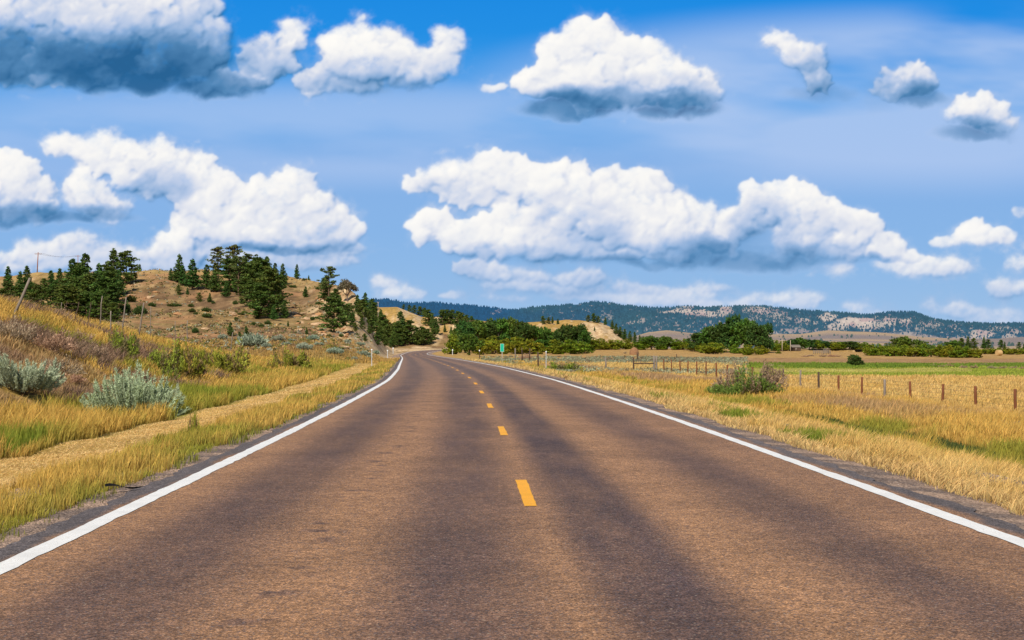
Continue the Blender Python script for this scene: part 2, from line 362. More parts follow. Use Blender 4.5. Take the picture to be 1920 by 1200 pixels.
def height(X, Y, fine=True):
    X = np.asarray(X, float); Y = np.asarray(Y, float)
    s = lateral(X, Y); Yc = np.maximum(Y, 1.0); px = 960+F*X/Yc
    rz = road_z(Y)
    plain = ip(Y, [(0,-1.3),(165,-1.25),(300,-1.05),(420,-1.2),(700,-1.3),(1000,-.6),(1500,2.0),(2000,6)])
    sr = np.interp(s, [HW, HW+1.2, HW+2.5, HW+5.4, HW+6.6, HW+9, HW+17], [-.03, -.08, -.28, -.80, -.80, -.62, 0])
    wr = sst(HW+7, HW+17, s)
    right = rz*(1-wr)+sr*(1-wr)+plain*wr
    # on the far stretch the right verge stays level with the road, under the trees
    lift = sst(190, 330, Y)*sst(90, 25, s)
    right = right*(1-lift)+(rz-.1)*lift
    a = -s
    sl = np.interp(a, [HW, HW+1.0, HW+2.5, HW+6, HW+9, HW+12], [-.03, -.07, -.22, -.55, -.55, -.25])
    hc = ip(Y, HC)
    bank = hc*sst(10.5, 26, a)*(1-.35*sst(30, 70, a))
    left = sl+bank+rz
    # grassy hill on the left, its crest about 390 m away
    Yt = ip(px, [(560,390),(640,350),(700,275),(755,225),(800,220)])      # the crest line swings towards the road
    Yh = 150+(Y-150)*(390-150)/(Yt-150)
    q = np.interp(Yh, [150,180,220,260,290,330,360,390], [0,.13,.26,.39,.50,.69,.86,1.0])
    ysa = ip(px, SKY_A)
    ya = 684+(ysa-684)*q
    crest = np.minimum(Yc, 390+.35*(np.minimum(Yc, 700)-390)*(Yc > 390))
    za = CAMH+(HZ-np.where(Y > Yt, ysa, ya))*np.minimum(Yc, Yt)/F
    za = za-.02*np.maximum(Y-400, 0)
    wa = sst(120, 200, Y)
    left = np.where(Y > 120, np.maximum(left, za*wa+left*(1-wa)), left)
    wl = sst(HW+1.5, HW+10, a)
    left = left*wl+(sl+rz)*(1-wl)
    z = np.where(s > 0, right, left)
    # pale ridge beyond the bend
    qb = np.interp(Y, [700,725,755,795,830,860], [0,.12,.42,.80,.97,1])
    ysb = ip(px, SKY_B)
    yb = 657+(ysb-657)*qb
    zb = np.where(ysb < 651, CAMH+(HZ-yb)*np.minimum(Yc, 870)/F, -9)
    rb = fbm(px*.045, Y*.02, 4, 5)-.5
    zb = zb+rb*5.0*sst(710, 750, Y)*sst(855, 815, Y)
    zb = np.where(Y > 870, zb-.03*(Y-870), zb)
    z = np.where((Y > 700), np.maximum(z, zb), z)
    # beyond: the plain rises to tan foothills
    ysf = ip(px, SKY_F)
    qf = np.interp(Y, [1000,1900,3200,4200], [0,.16,.55,1.0])
    yf = 655+(ysf-655)*qf
    zf = CAMH+(HZ-yf)*Yc/F
    zf = zf+(fbm(X*.004, Y*.0025, 4, 9)-.5)*13*sst(1500, 2600, Y)
    z = np.where(Y > 1000, np.maximum(zf, np.where(px < 1250, z, -99)), z)
    if fine:
        off = sst(HW+.3, HW+3, np.abs(s))
        k = sst(10, 60, np.abs(s))
        z = z+off*((fbm(X*.35, Y*.35, 4, 2)-.5)*.22+(fbm(X*.05, Y*.05, 4, 3)-.5)*1.1*k*sst(2, 40, np.abs(s))*np.where(s > 0, .35, 1))
        hill = (s < 0)*sst(180, 240, Y)
        z = z+hill*(fbm(X*.10, Y*.06, 5, 4)-.5)*2.2*sst(700, 300, Y)*sst(8, 40, np.abs(s))
        # gullies in the steep flanks beside the road
        fl = (s < 0)*sst(190, 240, Y)*sst(590, 655, px)*sst(680, 600, Y)*sst(HW+3, HW+12, a)
        z = z+fl*((np.abs(fbm(X*.16, Y*.07, 5, 14)-.5)*2-.25)*3.0+(fbm(X*.5, Y*.30, 4, 15)-.5)*1.6)
    inroad = np.abs(s) < HW+.9
    z = np.where(inroad & (Y < 760), np.minimum(z, rz-.05), z)
    return z
def gz(x, y): return float(height(np.array([float(x)]), np.array([float(y)]))[0])
def hit(px, py, lo=12, hi=1500):
    """where the sight line through a photo point meets the terrain"""
    Ys = np.geomspace(lo, hi, 900); x0, _, z0 = P(px, py, 1.0)
    z = height(x0*Ys, Ys); ray = CAMH+(z0-CAMH)*Ys
    k = np.nonzero(z >= ray)[0]
    if len(k): Y = Ys[k[0]]
    else:                                             # just above a crest: stand it on the crest
        g_ = np.where((Ys > 120) & (Ys < 1000), (ray-z)/Ys, 9); Y = Ys[int(np.argmin(g_))]
    return x0*Y, Y, gz(x0*Y, Y)

# ground colours by zone (albedo; the far foothills also carry cloud shade)
def ground_color(X, Y, Z, slope, fineness=1.0):
    s = lateral(X, Y); px = 960+F*X/np.maximum(Y, 1)
    n1 = fbm(X*.12, Y*.12, 5, 21); n2 = fbm(X*.9, Y*.9, 4, 22); n3 = fbm(X*.03, Y*.03, 4, 23); n4 = fbm(X*.35, Y*.12, 4, 24)
    c = lambda *v: np.array(v)[None, :]
    straw = c(.46, .285, .080); gold = c(.44, .27, .06); olive = c(.165, .155, .030); brown = c(.205, .125, .060); red = c(.27, .135, .055); tan = c(.36, .235, .12); pale = c(.66, .50, .31); green = c(.10, .15, .022)
    def lerp(A, Bc, k): return A*(1-k[:, None])+Bc*k[:, None]
    C = lerp(np.repeat(gold, len(X), 0), straw, sst(.35, .65, n1))
    a = np.abs(s)
    # left verge
    L = s < 0
    olv = L*sst(HW+.7, HW+1.2, a)*sst(HW+3.0, HW+2.0, a)
    C = lerp(C, olive*1.6, olv*sst(.3, .7, n2)*.8)
    C = lerp(C, straw*1.12, L*sst(HW+2.1, HW+2.9, a)*sst(HW+5.1, HW+4.6, a)*.9)
    tall = L*sst(HW+4.4, HW+5.2, a)*sst(HW+12, HW+8, a)
    C = lerp(C, olive*1.5, tall*(.35+.6*sst(.4, .6, n1)))
    bk = L*sst(HW+6, HW+11, a)*sst(170, 120, Y)
    C = lerp(C, brown, bk*sst(.40, .60, n4)*.8)
    # hill on the left: drier, redder
    hl = L*sst(150, 210, Y)
    hc_ = lerp(np.repeat(c(.275, .175, .070), len(X), 0), c(.225, .135, .068), sst(.42, .62, n3))
    hc_ = lerp(hc_, c(.40, .26, .10), sst(.55, .72, n1)*.7)
    C = lerp(C, hc_, hl)
    C = lerp(C, c(.44, .285, .10), hl*sst(350, 385, Y)*.85*(px < 600))
    # right verge and field
    Rr = (s > 0)
    C = lerp(C, straw*1.1, Rr*sst(HW+1, HW+1.8, a)*sst(HW+8, HW+3, a)*.8)
    C = lerp(C, olive*1.6, Rr*sst(HW+5, HW+6.5, a)*sst(HW+12, HW+8, a)*sst(.38, .6, n1)*.8)
    C = lerp(C, c(.31, .20, .11), Rr*sst(HW+8, HW+12, a)*sst(.5, .66, n1)*.6*sst(200, 120, Y))
    fld = Rr*sst(HW+18, HW+30, a)*sst(900, 600, Y)
    C = lerp(C, c(.40, .235, .085), fld)
    # sage flat behind the right verge
    sg = Rr*sst(110, 150, Y)*sst(330, 240, Y)*sst(1460, 1330, px)
    C = lerp(C, c(.27, .25, .17), sg*sst(.35, .6, n2)*.8)
    # meadow bands
    wob = (n3-.5)*70
    mead = Rr*sst(1370, 1480, px+wob*1.5)
    wob = wob*.45; b1 = sst(141, 146, Y+wob*.35)*sst(215, 205, Y+wob*.3)
    C = lerp(C, c(.24, .28, .035), mead*b1*.95)
    b2 = sst(161, 165, Y+wob*.25)*sst(196, 188, Y+wob*.25)*sst(1860, 1640, px)
    C = lerp(C, c(.50, .44, .13), mead*b2*.9)
    b3 = sst(194, 200, Y+wob*.3)*sst(236, 226, Y+wob*.3)
    C = lerp(C, c(.075, .135, .018), mead*b3*.95)
    b4 = sst(143, 147, Y+wob*.3)*sst(161, 156, Y+wob*.3)*sst(1800, 1680, px)
    C = lerp(C, c(.085, .15, .018), mead*b4*.8*sst(.35, .55, n1))
    bare = Rr*sst(232, 240, Y+wob*.3)*sst(330, 300, Y+wob)*sst(1350, 1450, px)
    C = lerp(C, c(.34, .20, .10), bare*(.55+.35*sst(.4, .6, n1)))
    stub = Rr*sst(315, 345, Y+wob)*sst(900, 600, Y)
    C = lerp(C, c(.45, .275, .10), stub*.8)
    # steep ground shows pale sandstone
    rk = sst(.26, .50, slope+.25*(n1-.5)+.2*(n4-.5))*(Y > 180)*(Y < 1000)*(~((s > 0) & (Y < 700)))
    face = (Y > 705)*(Y < 870)*sst(742, 760, px)*np.maximum(sst(905, 880, px), sst(1096, 1108, px)*sst(1215, 1195, px))
    n5 = fbm(X*.05+3, Y*.22, 5, 33); n6 = fbm(px*.05, Y*.03, 4, 34)
    rk = np.maximum(rk, face*sst(.40, .54, n6)*sst(1.0, .6, sst(845, 870, Y)))
    flank = (s < 0)*(Y > 210)*(Y < 700)*sst(628, 676, px)
    rk = rk*(1-.85*flank*sst(.50, .60, fbm(X*.30, Y*.10, 4, 37))); rk = np.maximum(rk, flank*sst(.40, .52, n5)*.95)
    rk = np.maximum(rk, (s < 0)*(Y > 230)*(Y < 390)*sst(560, 590, px)*sst(.57, .66, n4)*.8)
    C = lerp(C, lerp(np.repeat(pale*c(1.02, .96, .86), len(X), 0), red*1.5, sst(.52, .68, n2)*.55), rk)
    # mottled hillside: bleached grass, dark litter, gravelly scars
    hm = (s < 0)*sst(160, 215, Y)*(Y < 700)*(1-rk)
    n7 = fbm(X*.55, Y*.22, 5, 35)
    C = lerp(C, C*.62, hm*sst(.52, .66, n7)*.8)
    C = lerp(C, c(.42, .29, .13), hm*sst(.46, .34, n7)*.5)
    C = lerp(C, c(.40, .21, .10), hm*sst(.60, .70, fbm(X*.06, Y*.1, 4, 36))*.7)
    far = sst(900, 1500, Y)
    fc = lerp(np.repeat(c(.40, .29, .19), len(X), 0), c(.24, .20, .19), sst(.42, .62, fbm(X*.0022, Y*.0014, 4, 31)))  # darker mauve patches are cloud shadow put into the foothill colour
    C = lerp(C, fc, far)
    C = C*(1+.22*(n2-.5)*2*sst(600, 100, Y))[:, None]
    return np.clip(C, .01, .9)

# one sheet: rings round the camera, fine where the camera looks
ang = np.concatenate([np.arange(-180, -34, 3.0), np.arange(-34, -22, .5), np.arange(-22, 24, .07), np.arange(24, 36, .5), np.arange(36, 180.1, 3.0)])
rad = np.concatenate([[.5, 2, 4], np.geomspace(6, 900, 620), np.geomspace(910, 4600, 120), [6000, 9000, 20000]])
A, Rd = np.meshgrid(np.radians(ang), rad)
GX = (np.sin(A)*Rd).ravel(); GY = (np.cos(A)*Rd).ravel()
GZ = height(GX, GY)
GZ = np.where(GY < 3, np.minimum(GZ, np.where(np.abs(lateral(GX, GY)) < HW+.9, -.05, -.3)), GZ)
GZ = np.where(Rd.ravel() > 4700, -40, GZ)
na, nr = len(ang), len(rad)
Zg = GZ.reshape(nr, na); dZr = np.gradient(Zg, axis=0)/np.maximum(np.gradient(Rd, axis=0), .05)
dZa = np.gradient(Zg, axis=1)/np.maximum(np.gradient(A, axis=1)*Rd, .05)
slope = np.hypot(dZr, dZa).ravel()
idx = (np.arange(nr-1)[:, None]*na+np.arange(na-1)[None, :]).ravel()
gq = np.stack([idx, idx+na, idx+na+1, idx+1], 1)
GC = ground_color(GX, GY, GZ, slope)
gm, nt, b = newmat('ground', .95, .1); t = NT(nt)
at = t.n('ShaderNodeAttribute', attribute_name='Col').outputs['Color']
pos = t.n('ShaderNodeTexCoord').outputs['Object']
f1 = t.noise(t.v('MULTIPLY', pos, (1, 1, .3)), 9, 8, .7).outputs[0]
f2 = t.noise(t.v('MULTIPLY', pos, (1, .45, .6)), .55, 8, .65).outputs[0]
k = t.m('MULTIPLY', t.ss(f1, .25, .75, .55, 1.4), t.ss(f2, .25, .75, .72, 1.28))
cc = t.v('SCALE', at); t.l(k, cc.node.inputs['Scale']); t.l(cc, b.inputs['Base Color'])
bp = t.n('ShaderNodeBump', {'Height': t.m('ADD', f1, t.m('MULTIPLY', f2, 3.0)), 'Strength': .6, 'Distance': .12}); t.l(bp.outputs[0], b.inputs['Normal'])
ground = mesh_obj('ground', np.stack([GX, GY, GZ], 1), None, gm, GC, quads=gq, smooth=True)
tag(ground, kind='structure')

# ------------------------------------------------------------------ road, shoulders and paint
tmax = np.interp(50, cl[-90:, 0], arc[-90:])
tt = np.concatenate([np.arange(T0-8, T0+60, .12), np.arange(T0+60, T0+200, .4), np.arange(T0+200, tmax, 1.5)])
def strip(name, s0, s1, ns, dz, mat, t_arr=tt, jit0=0, jit1=0, parent=None, seed=0, slope_=0.0):
    rx, ry, nx, ny = road_at(t_arr); n = len(t_arr)
    j = lambda amp, k: (((fbm(t_arr*3.1, t_arr*0+k, 5, seed+k)-.5)*2+(fbm(t_arr*.7, t_arr*0+k, 3, seed+k+3)-.5)*2)*amp) if amp else 0
    e0 = s0+j(jit0, 1); e1 = s1+j(jit1, 2)
    fr = np.linspace(0, 1, ns+1)[None, :]
    S = (np.zeros(n)+e0)[:, None]*(1-fr)+(np.zeros(n)+e1)[:, None]*fr
    X = rx[:, None]+nx[:, None]*S; Y = ry[:, None]+ny[:, None]*S
    Z = road_z(ry)[:, None]+dz-.004*np.abs(S)-slope_*np.maximum(np.abs(S)-HW-.3, 0)
    m_ = ns+1; idx = (np.arange(n-1)[:, None]*m_+np.arange(ns)[None, :]).ravel()
    q = np.stack([idx, idx+1, idx+1+m_, idx+m_], 1)
    UVs = np.stack([S, (t_arr-T0)[:, None]+0*S], -1).reshape(-1, 2)
    return mesh_obj(name, np.stack([X, Y, Z], -1), None, mat, None, quads=q, UV=UVs, parent=parent)
# asphalt: worn brown chip seal with darker bituminous wheel tracks
am, nt, b = newmat('asphalt', .78, .35); t = NT(nt)
uv = t.n('ShaderNodeUVMap', uv_map='UVMap').outputs[0]; xy = t.n('ShaderNodeSeparateXYZ', {0: uv})
wob = t.noise(t.v('MULTIPLY', uv, (.25, .07, 1)), 1, 4, .55).outputs[0]
S_ = t.m('ADD', xy.outputs[0], t.m('MULTIPLY', t.m('SUBTRACT', wob, .5), .5))
def band(c0, c1, soft, amp):
    return t.m('MULTIPLY', t.m('MULTIPLY', t.ss(S_, c0-soft, c0+soft), t.ss(S_, c1+soft, c1-soft)), amp)
bands = [band(.22, 1.10, .26, .92), band(-1.25, -.15, .42, .80), band(1.95, 3.0, .45, .72), band(-3.35, -2.25, .45, .80), band(3.0, 3.9, .5, .25)]
tr_ = bands[0]
for q_ in bands[1:]: tr_ = t.m('MAXIMUM', tr_, q_)
big = t.noise(t.v('MULTIPLY', uv, (1.3, .22, 1)), 1.0, 6, .6).outputs[0]
tr_ = t.m('MULTIPLY', tr_, t.ss(big, .25, .70, .66, 1.05))
# oily cross smears in the lane centre
drp = t.noise(t.v('MULTIPLY', uv, (1.0, 1.15, 1)), 1.6, 4, .6, dim='2D').outputs[0]
lc = t.m('MULTIPLY', t.m('MULTIPLY', t.ss(S_, -2.25, -1.9), t.ss(S_, -1.55, -1.9)), t.ss(drp, .52, .66))
drp2 = t.noise(t.v('MULTIPLY', uv, (.45, 2.6, 1)), 1.3, 5, .6, dim='2D').outputs[0]
sm = t.m('MULTIPLY', t.ss(drp2, .58, .72), .20)
dark = t.m('MAXIMUM', t.m('MAXIMUM', tr_, t.m('MULTIPLY', lc, .7)), sm)
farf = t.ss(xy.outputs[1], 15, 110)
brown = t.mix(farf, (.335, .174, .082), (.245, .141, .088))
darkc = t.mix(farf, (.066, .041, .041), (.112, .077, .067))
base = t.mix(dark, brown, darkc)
patch = t.noise(uv, .55, 6, .6, dim='2D').outputs[0]
base2 = t.v('SCALE', base); t.l(t.ss(patch, .25, .75, .84, 1.16), base2.node.inputs['Scale'])
# aggregate: individual chips, light and dark, flattening out with the sight line
g1 = t.noise(uv, 62, 3, .7, dim='2D').outputs[0]; g2 = t.n('ShaderNodeTexVoronoi', {'Vector': uv, 'Scale': 78.0}, voronoi_dimensions='2D')
chip = t.n('ShaderNodeSeparateColor', {0: g2.outputs['Color']})
kk = t.m('MULTIPLY', t.ss(g1, .3, .7, .42, 1.62), t.m('MULTIPLY_ADD', chip.outputs[0], .9, .55))
g4 = t.noise(uv, 17, 4, .7, dim='2D').outputs[0]
kk = t.m('MULTIPLY', kk, t.ss(g4, .3, .7, .72, 1.30))
g5 = t.noise(uv, 5.5, 5, .65, dim='2D').outputs[0]
kk = t.m('MULTIPLY', kk, t.ss(g5, .3, .7, .84, 1.18))
c3 = t.v('SCALE', base2); t.l(kk, c3.node.inputs['Scale'])
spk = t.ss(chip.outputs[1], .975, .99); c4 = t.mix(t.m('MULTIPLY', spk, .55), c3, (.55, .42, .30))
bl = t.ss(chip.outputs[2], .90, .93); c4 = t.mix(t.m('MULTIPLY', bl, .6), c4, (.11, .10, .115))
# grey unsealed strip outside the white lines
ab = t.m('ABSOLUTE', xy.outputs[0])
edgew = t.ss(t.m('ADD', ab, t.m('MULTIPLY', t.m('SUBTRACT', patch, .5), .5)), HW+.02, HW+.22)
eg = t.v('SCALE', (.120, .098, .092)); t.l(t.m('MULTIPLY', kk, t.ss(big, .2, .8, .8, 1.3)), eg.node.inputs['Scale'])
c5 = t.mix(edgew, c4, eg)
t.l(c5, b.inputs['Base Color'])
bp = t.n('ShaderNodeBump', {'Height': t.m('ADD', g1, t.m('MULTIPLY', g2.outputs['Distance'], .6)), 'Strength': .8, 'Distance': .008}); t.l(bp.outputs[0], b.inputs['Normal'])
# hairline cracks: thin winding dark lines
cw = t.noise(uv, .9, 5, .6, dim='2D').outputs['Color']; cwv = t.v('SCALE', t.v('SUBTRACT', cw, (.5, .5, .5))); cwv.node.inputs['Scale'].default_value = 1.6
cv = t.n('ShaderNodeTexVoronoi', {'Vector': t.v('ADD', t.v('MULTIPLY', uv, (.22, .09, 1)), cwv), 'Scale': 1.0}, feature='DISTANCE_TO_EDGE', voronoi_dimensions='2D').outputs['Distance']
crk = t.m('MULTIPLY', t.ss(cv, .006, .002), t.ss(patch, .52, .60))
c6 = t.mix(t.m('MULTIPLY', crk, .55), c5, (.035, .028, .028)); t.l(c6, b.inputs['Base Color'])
road = strip('road', -(HW+.36), HW+.36, 24, 0.0, am, jit0=.10, jit1=.10, seed=300, slope_=.03)
tag(road, kind='structure')
# gravel and dirt between asphalt and grass
vm, nt, b = newmat('gravel', .95, .15); t = NT(nt)
uv = t.n('ShaderNodeUVMap', uv_map='UVMap').outputs[0]
g1 = t.n('ShaderNodeTexVoronoi', {'Vector': uv, 'Scale': 42.0}, voronoi_dimensions='2D'); ch = t.n('ShaderNodeSeparateColor', {0: g1.outputs['Color']})
n_ = t.noise(uv, 1.2, 6, .6, dim='2D').outputs[0]; n2_ = t.noise(uv, 30, 4, .7, dim='2D').outputs[0]
c = t.mix(t.ss(n_, .35, .65), (.215, .160, .130), (.46, .315, .225))
c2 = t.v('SCALE', c); t.l(t.m('MULTIPLY', t.m('MULTIPLY_ADD', ch.outputs[0], 1.0, .5), t.ss(n2_, .3, .7, .6, 1.35)), c2.node.inputs['Scale']); t.l(c2, b.inputs['Base Color'])
bp = t.n('ShaderNodeBump', {'Height': g1.outputs['Distance'], 'Strength': 1.0, 'Distance': .02}); bp.invert = True; t.l(bp.outputs[0], b.inputs['Normal'])
for s0, s1, nm in ((-(HW+2.0), -(HW+.16), 1), (HW+.14, HW+2.5, 2)):
    gsh = strip('gravel_shoulder', s0, s1, 6, -.012, vm, jit0=.1, jit1=.0, seed=330+nm, slope_=.045); tag(gsh, kind='structure')
# paint
def paint(name, colr, wear):
    m_, nt, b = newmat(name, .55, .4); t = NT(nt)
    uv = t.n('ShaderNodeUVMap', uv_map='UVMap').outputs[0]
    n_ = t.noise(uv, 46, 6, .7, dim='2D').outputs[0]; n2_ = t.noise(uv, 2.2, 4, .6, dim='2D').outputs[0]
    c = t.mix(t.m('MULTIPLY', t.ss(t.m('ADD', n_, t.m('MULTIPLY', n2_, .25)), wear, wear+.06), .75), colr, (.12, .09, .07))
    sc_ = t.v('SCALE', c); t.l(t.ss(n2_, .2, .8, .88, 1.08), sc_.node.inputs['Scale']); t.l(sc_, b.inputs['Base Color'])
    bp = t.n('ShaderNodeBump', {'Height': n_, 'Strength': .5, 'Distance': .004}); t.l(bp.outputs[0], b.inputs['Normal'])
    return m_
wm = paint('white_paint', (.86, .84, .79), .74); ym = paint('yellow_paint', (.95, .42, .0), .74)
for sgn in (-1, 1):
    l_ = strip('edge_line', (-HW if sgn < 0 else HW-.08)-.095, (-HW if sgn < 0 else HW-.08)+.095, 2, .005, wm, jit0=.016, jit1=.016, seed=350+sgn, parent=road)
    l_['label'] = 'white painted edge line on the %s side of the road' % ('left' if sgn < 0 else 'right')
for k in range(40):
    ts = T0+15.35+12.19*k
    if ts+3 > tmax: break
    d_ = strip('centre_dash', -.066, .066, 2, .005, ym, t_arr=np.arange(ts, ts+3.06, .1 if k < 4 else .5), jit0=.009, jit1=.009, seed=400+k, parent=road)
# ================================================================== plants
def rand_dirs(n):
    v = rng.normal(size=(n, 3)); return v/np.linalg.norm(v, axis=1, keepdims=True)
def leaf_tris(cen, size, col_, up=0.0, elong=1.6):
    """one small leaf-like triangle at each centre, turned at random"""
    n = len(cen); a = rand_dirs(n); a[:, 2] += up; a /= np.linalg.norm(a, axis=1, keepdims=True)
    b_ = np.cross(a, rand_dirs(n)); b_ /= np.linalg.norm(b_, axis=1, keepdims=True)+1e-9
    size = (np.zeros(n)+size)*rng.uniform(.65, 1.35, n); s = size[:, None]
    V = np.stack([cen-b_*s*.5-a*s*.35, cen+b_*s*.5-a*s*.35, cen+a*s*elong*.65], 1)
    return V.reshape(-1, 3), np.repeat(col_, 3, 0)
def cone_limb(p0, p1, r0, r1, n=6):
    p0 = np.array(p0, float); p1 = np.array(p1, float); d = p1-p0; d /= np.linalg.norm(d)+1e-9
    u = np.cross(d, [0.3, .9, .1] if abs(d[1]) < .9 else [1, 0, 0]); u /= np.linalg.norm(u); v = np.cross(d, u)
    th = np.arange(n)*2*math.pi/n
    ring = np.cos(th)[:, None]*u+np.sin(th)[:, None]*v
    V = np.vstack([p0+ring*r0, p1+ring*r1]); i = np.arange(n); j = (i+1) % n
    return V, np.stack([i, j, j+n, i+n], 1)
class Wood:
    def __init__(s): s.V = []; s.Q = []; s.n = 0
    def add(s, *a, **k):
        V, Q = cone_limb(*a, **k); s.V.append(V); s.Q.append(Q+s.n); s.n += len(V)
    def path(s, pts, r0, r1, n=6):
        m_ = len(pts)-1
        for k in range(m_):
            s.add(pts[k], pts[k+1], r0+(r1-r0)*k/m_, r0+(r1-r0)*(k+1)/m_, n=n)
    def data(s, name, mat): return mesh_data(name, np.vstack(s.V), None, mat, None, quads=np.vstack(s.Q), smooth=True)
bark_pine = plainmat('pine_bark', (.14, .085, .055), .9, 3, .5, .4, .1, (1, 1, .2))
bark_grey = plainmat('grey_bark', (.20, .165, .13), .9, 3, .5, .4, .1, (1, 1, .2))
m_pine = leafmat('pine_needles', .18, .45); m_leaf = leafmat('broad_leaves', .35, .45, tint=(1.0, 1, 1)); m_sage = leafmat('sage_leaves', .25, .2); m_brush = leafmat('dry_brush', .2, .3); m_shrub = leafmat('shrub_leaves', .3, .4)
def clumps_to_mesh(name, C, rad, per, size, base, mat, vary=.35, flat=1.0, light_top=True):
    C = np.asarray(C, float); n = len(C); rad = np.zeros(n)+rad
    cen = np.repeat(C, per, 0)+rand_dirs(n*per)*(np.repeat(rad, per)*rng.uniform(.35, 1.0, n*per)**.6)[:, None]*np.array([1, 1, flat])
    cb = 1+vary*rng.uniform(-1, 1, n)
    colr = np.repeat(cb, per)[:, None]*np.asarray(base)[None, :]*rng.uniform(.75, 1.25, (n*per, 1))
    hue = np.repeat(rng.uniform(-.12, .18, n), per)
    colr[:, 0] *= 1+hue*1.3
    V, Cc = leaf_tris(cen, size, colr, .25)
    return mesh_data(name, V, np.arange(len(V)).reshape(-1, 3), mat, Cc)
def proto_pine(kind, seed):
    """10 m tall: tapered trunk, whorls of limbs, needle clumps along them"""
    r = random.Random(seed); W = Wood(); C = []; rad = []
    bend = (r.uniform(-.25, .25), r.uniform(-.25, .25))
    ax = lambda h: np.array([bend[0]*math.sin(h*.3), bend[1]*math.sin(h*.25), h])
    W.path([ax(h)-np.array([0, 0, .4 if h == 0 else 0]) for h in (0, 2, 4, 6, 8, 9.8)], .19, .03)
    if kind == 'cone':
        R0 = r.uniform(1.9, 2.6); pw = r.uniform(.70, 1.0); h = .5+r.uniform(0, .5)
        while h < 9.7:
            f = h/10; Lm = R0*(1-f)**pw*(1 if f > .12 else .8)+.12
            for k in range(r.randint(5, 7)):
                a = r.uniform(0, 6.283); L = Lm*r.uniform(.62, 1.18)*(.75 if r.random() < .15 else 1); up = r.uniform(-.12, .42)*L
                tip = ax(h)+np.array([math.cos(a)*L, math.sin(a)*L, up])
                if L > .5: W.add(ax(h), tip, .03, .008, n=3)
                m_ = max(1, int(L/.42))
                for q in range(m_):
                    u = (q+1)/m_*.97; C.append(ax(h)*(1-u)+tip*u+np.array([r.uniform(-.1, .1), r.uniform(-.1, .1), .05])); rad.append(.30+.16*L*(1-u*.5)*.5)
            h += r.uniform(.30, .46)
        C.append(ax(9.85)); rad.append(.16)
        return W, C, rad, 11, .27, .8
    if kind == 'tall':
        lo = r.uniform(2.6, 3.8); h = lo
        while h < 9.8:
            f = (h-lo)/(10-lo); Lm = (1.5*math.sin(math.pi*(.18+.72*f))+.5)*r.uniform(.8, 1.1)
            for k in range(r.randint(2, 4)):
                a = r.uniform(0, 6.283); L = Lm*r.uniform(.55, 1.25); tip = ax(h)+np.array([math.cos(a)*L, math.sin(a)*L, r.uniform(-.1, .6)*L])
                W.path([ax(h), (ax(h)+tip)/2+np.array([0, 0, -.08]), tip], .055, .015, n=4)
                for q in range(4):
                    u = .55+.15*q; C.append(ax(h)*(1-u)+tip*u+np.array([r.uniform(-.35, .35), r.uniform(-.35, .35), r.uniform(0, .25)])); rad.append(r.uniform(.26, .46))
            h += r.uniform(.38, .62)
        return W, C, rad, 14, .26, .62
    if kind == 'full':                      # broad bushy ponderosa, foliage nearly to the ground
        h = .9
        while h < 9.8:
            f = h/10; Lm = 2.7*(math.sin(math.pi*min(1, .30+.68*f)))**.8*r.uniform(.8, 1.08)+.1
            for k in range(r.randint(4, 6)):
                a = r.uniform(0, 6.283); L = Lm*r.uniform(.5, 1.18); tip = ax(h)+np.array([math.cos(a)*L, math.sin(a)*L, r.uniform(-.05, .4)*L])
                W.add(ax(h), tip, .05, .012, n=3)
                for q in range(4):
                    u = .4+.2*q; C.append(ax(h)*(1-u)+tip*u+np.array([r.uniform(-.3, .3), r.uniform(-.3, .3), r.uniform(0, .2)])); rad.append(r.uniform(.3, .5))
            h += r.uniform(.42, .62)
        return W, C, rad, 12, .29, .65
PINES = {}
for kind, n_ in (('cone', 5), ('tall', 3), ('full', 3)):
    PINES[kind] = []
    for k in range(n_):
        rng = np.random.default_rng(100+k+len(kind)*10)
        W, C, rad, per, sz, fl = proto_pine(kind, 50+k*7+len(kind))
        bcol = {'cone': (.072, .132, .024), 'tall': (.105, .142, .034), 'full': (.084, .134, .022)}[kind]
        PINES[kind].append((W.data('trunk', bark_pine), clumps_to_mesh('crown', C, rad, per, sz, bcol, m_pine, .38, fl)))
def proto_broad(seed, kind):
    """8 m tall, 8 m wide at scale 1"""
    r = random.Random(seed); W = Wood(); C = []; rad = []
    if kind == 'tree':
        W.path([(0, 0, -.4), (.1, 0, 1.2), (.15, .1, 2.6)], .36, .24)
        lumps = [(r.uniform(-2.4, 2.4), r.uniform(-2.0, 2.0), r.uniform(1.9, 6.3), r.uniform(1.2, 1.9)) for _ in range(17)]+[(0, 0, 6.4, 1.5), (-1.3, 0, 5.6, 1.5), (1.5, .3, 5.3, 1.5)]
        per, sz = 9, .36
    else:
        lumps = [(r.uniform(-2.7, 2.7), r.uniform(-2, 2), r.uniform(1.0, 4.8), r.uniform(1.2, 2.0)) for _ in range(13)]+[(0, 0, 5.9, 1.6), (-1.9, 0, 4.3, 1.6), (2.0, 0, 3.9, 1.7), (.6, -1, 2.0, 1.8)]
        per, sz = 9, .38
        lumps = [(x, y, z*(1-.10*abs(x)/2.7), q) for x, y, z, q in lumps]
    for (x, y, z, q) in lumps:
        st = (.15, .1, 2.6) if kind == 'tree' else (x*.15, y*.15, -.3)
        W.path([st, ((x+st[0])*.55, (y+st[1])*.55, (z+st[2])*.52), (x, y, z)], .13 if kind == 'tree' else .08, .03, n=5)
        m_ = int(15*q)
        d = rand_dirs(m_); d[:, 2] *= .8
        pts = np.array([x, y, z])+d*q*rng.uniform(.55, 1.05, (m_, 1))
        if kind != 'tree': pts[:, 2] = np.maximum(pts[:, 2], .15)
        C += list(pts); rad += [r.uniform(.28, .5) for _ in range(m_)]
    return W, C, rad, per, sz
BROAD = {}
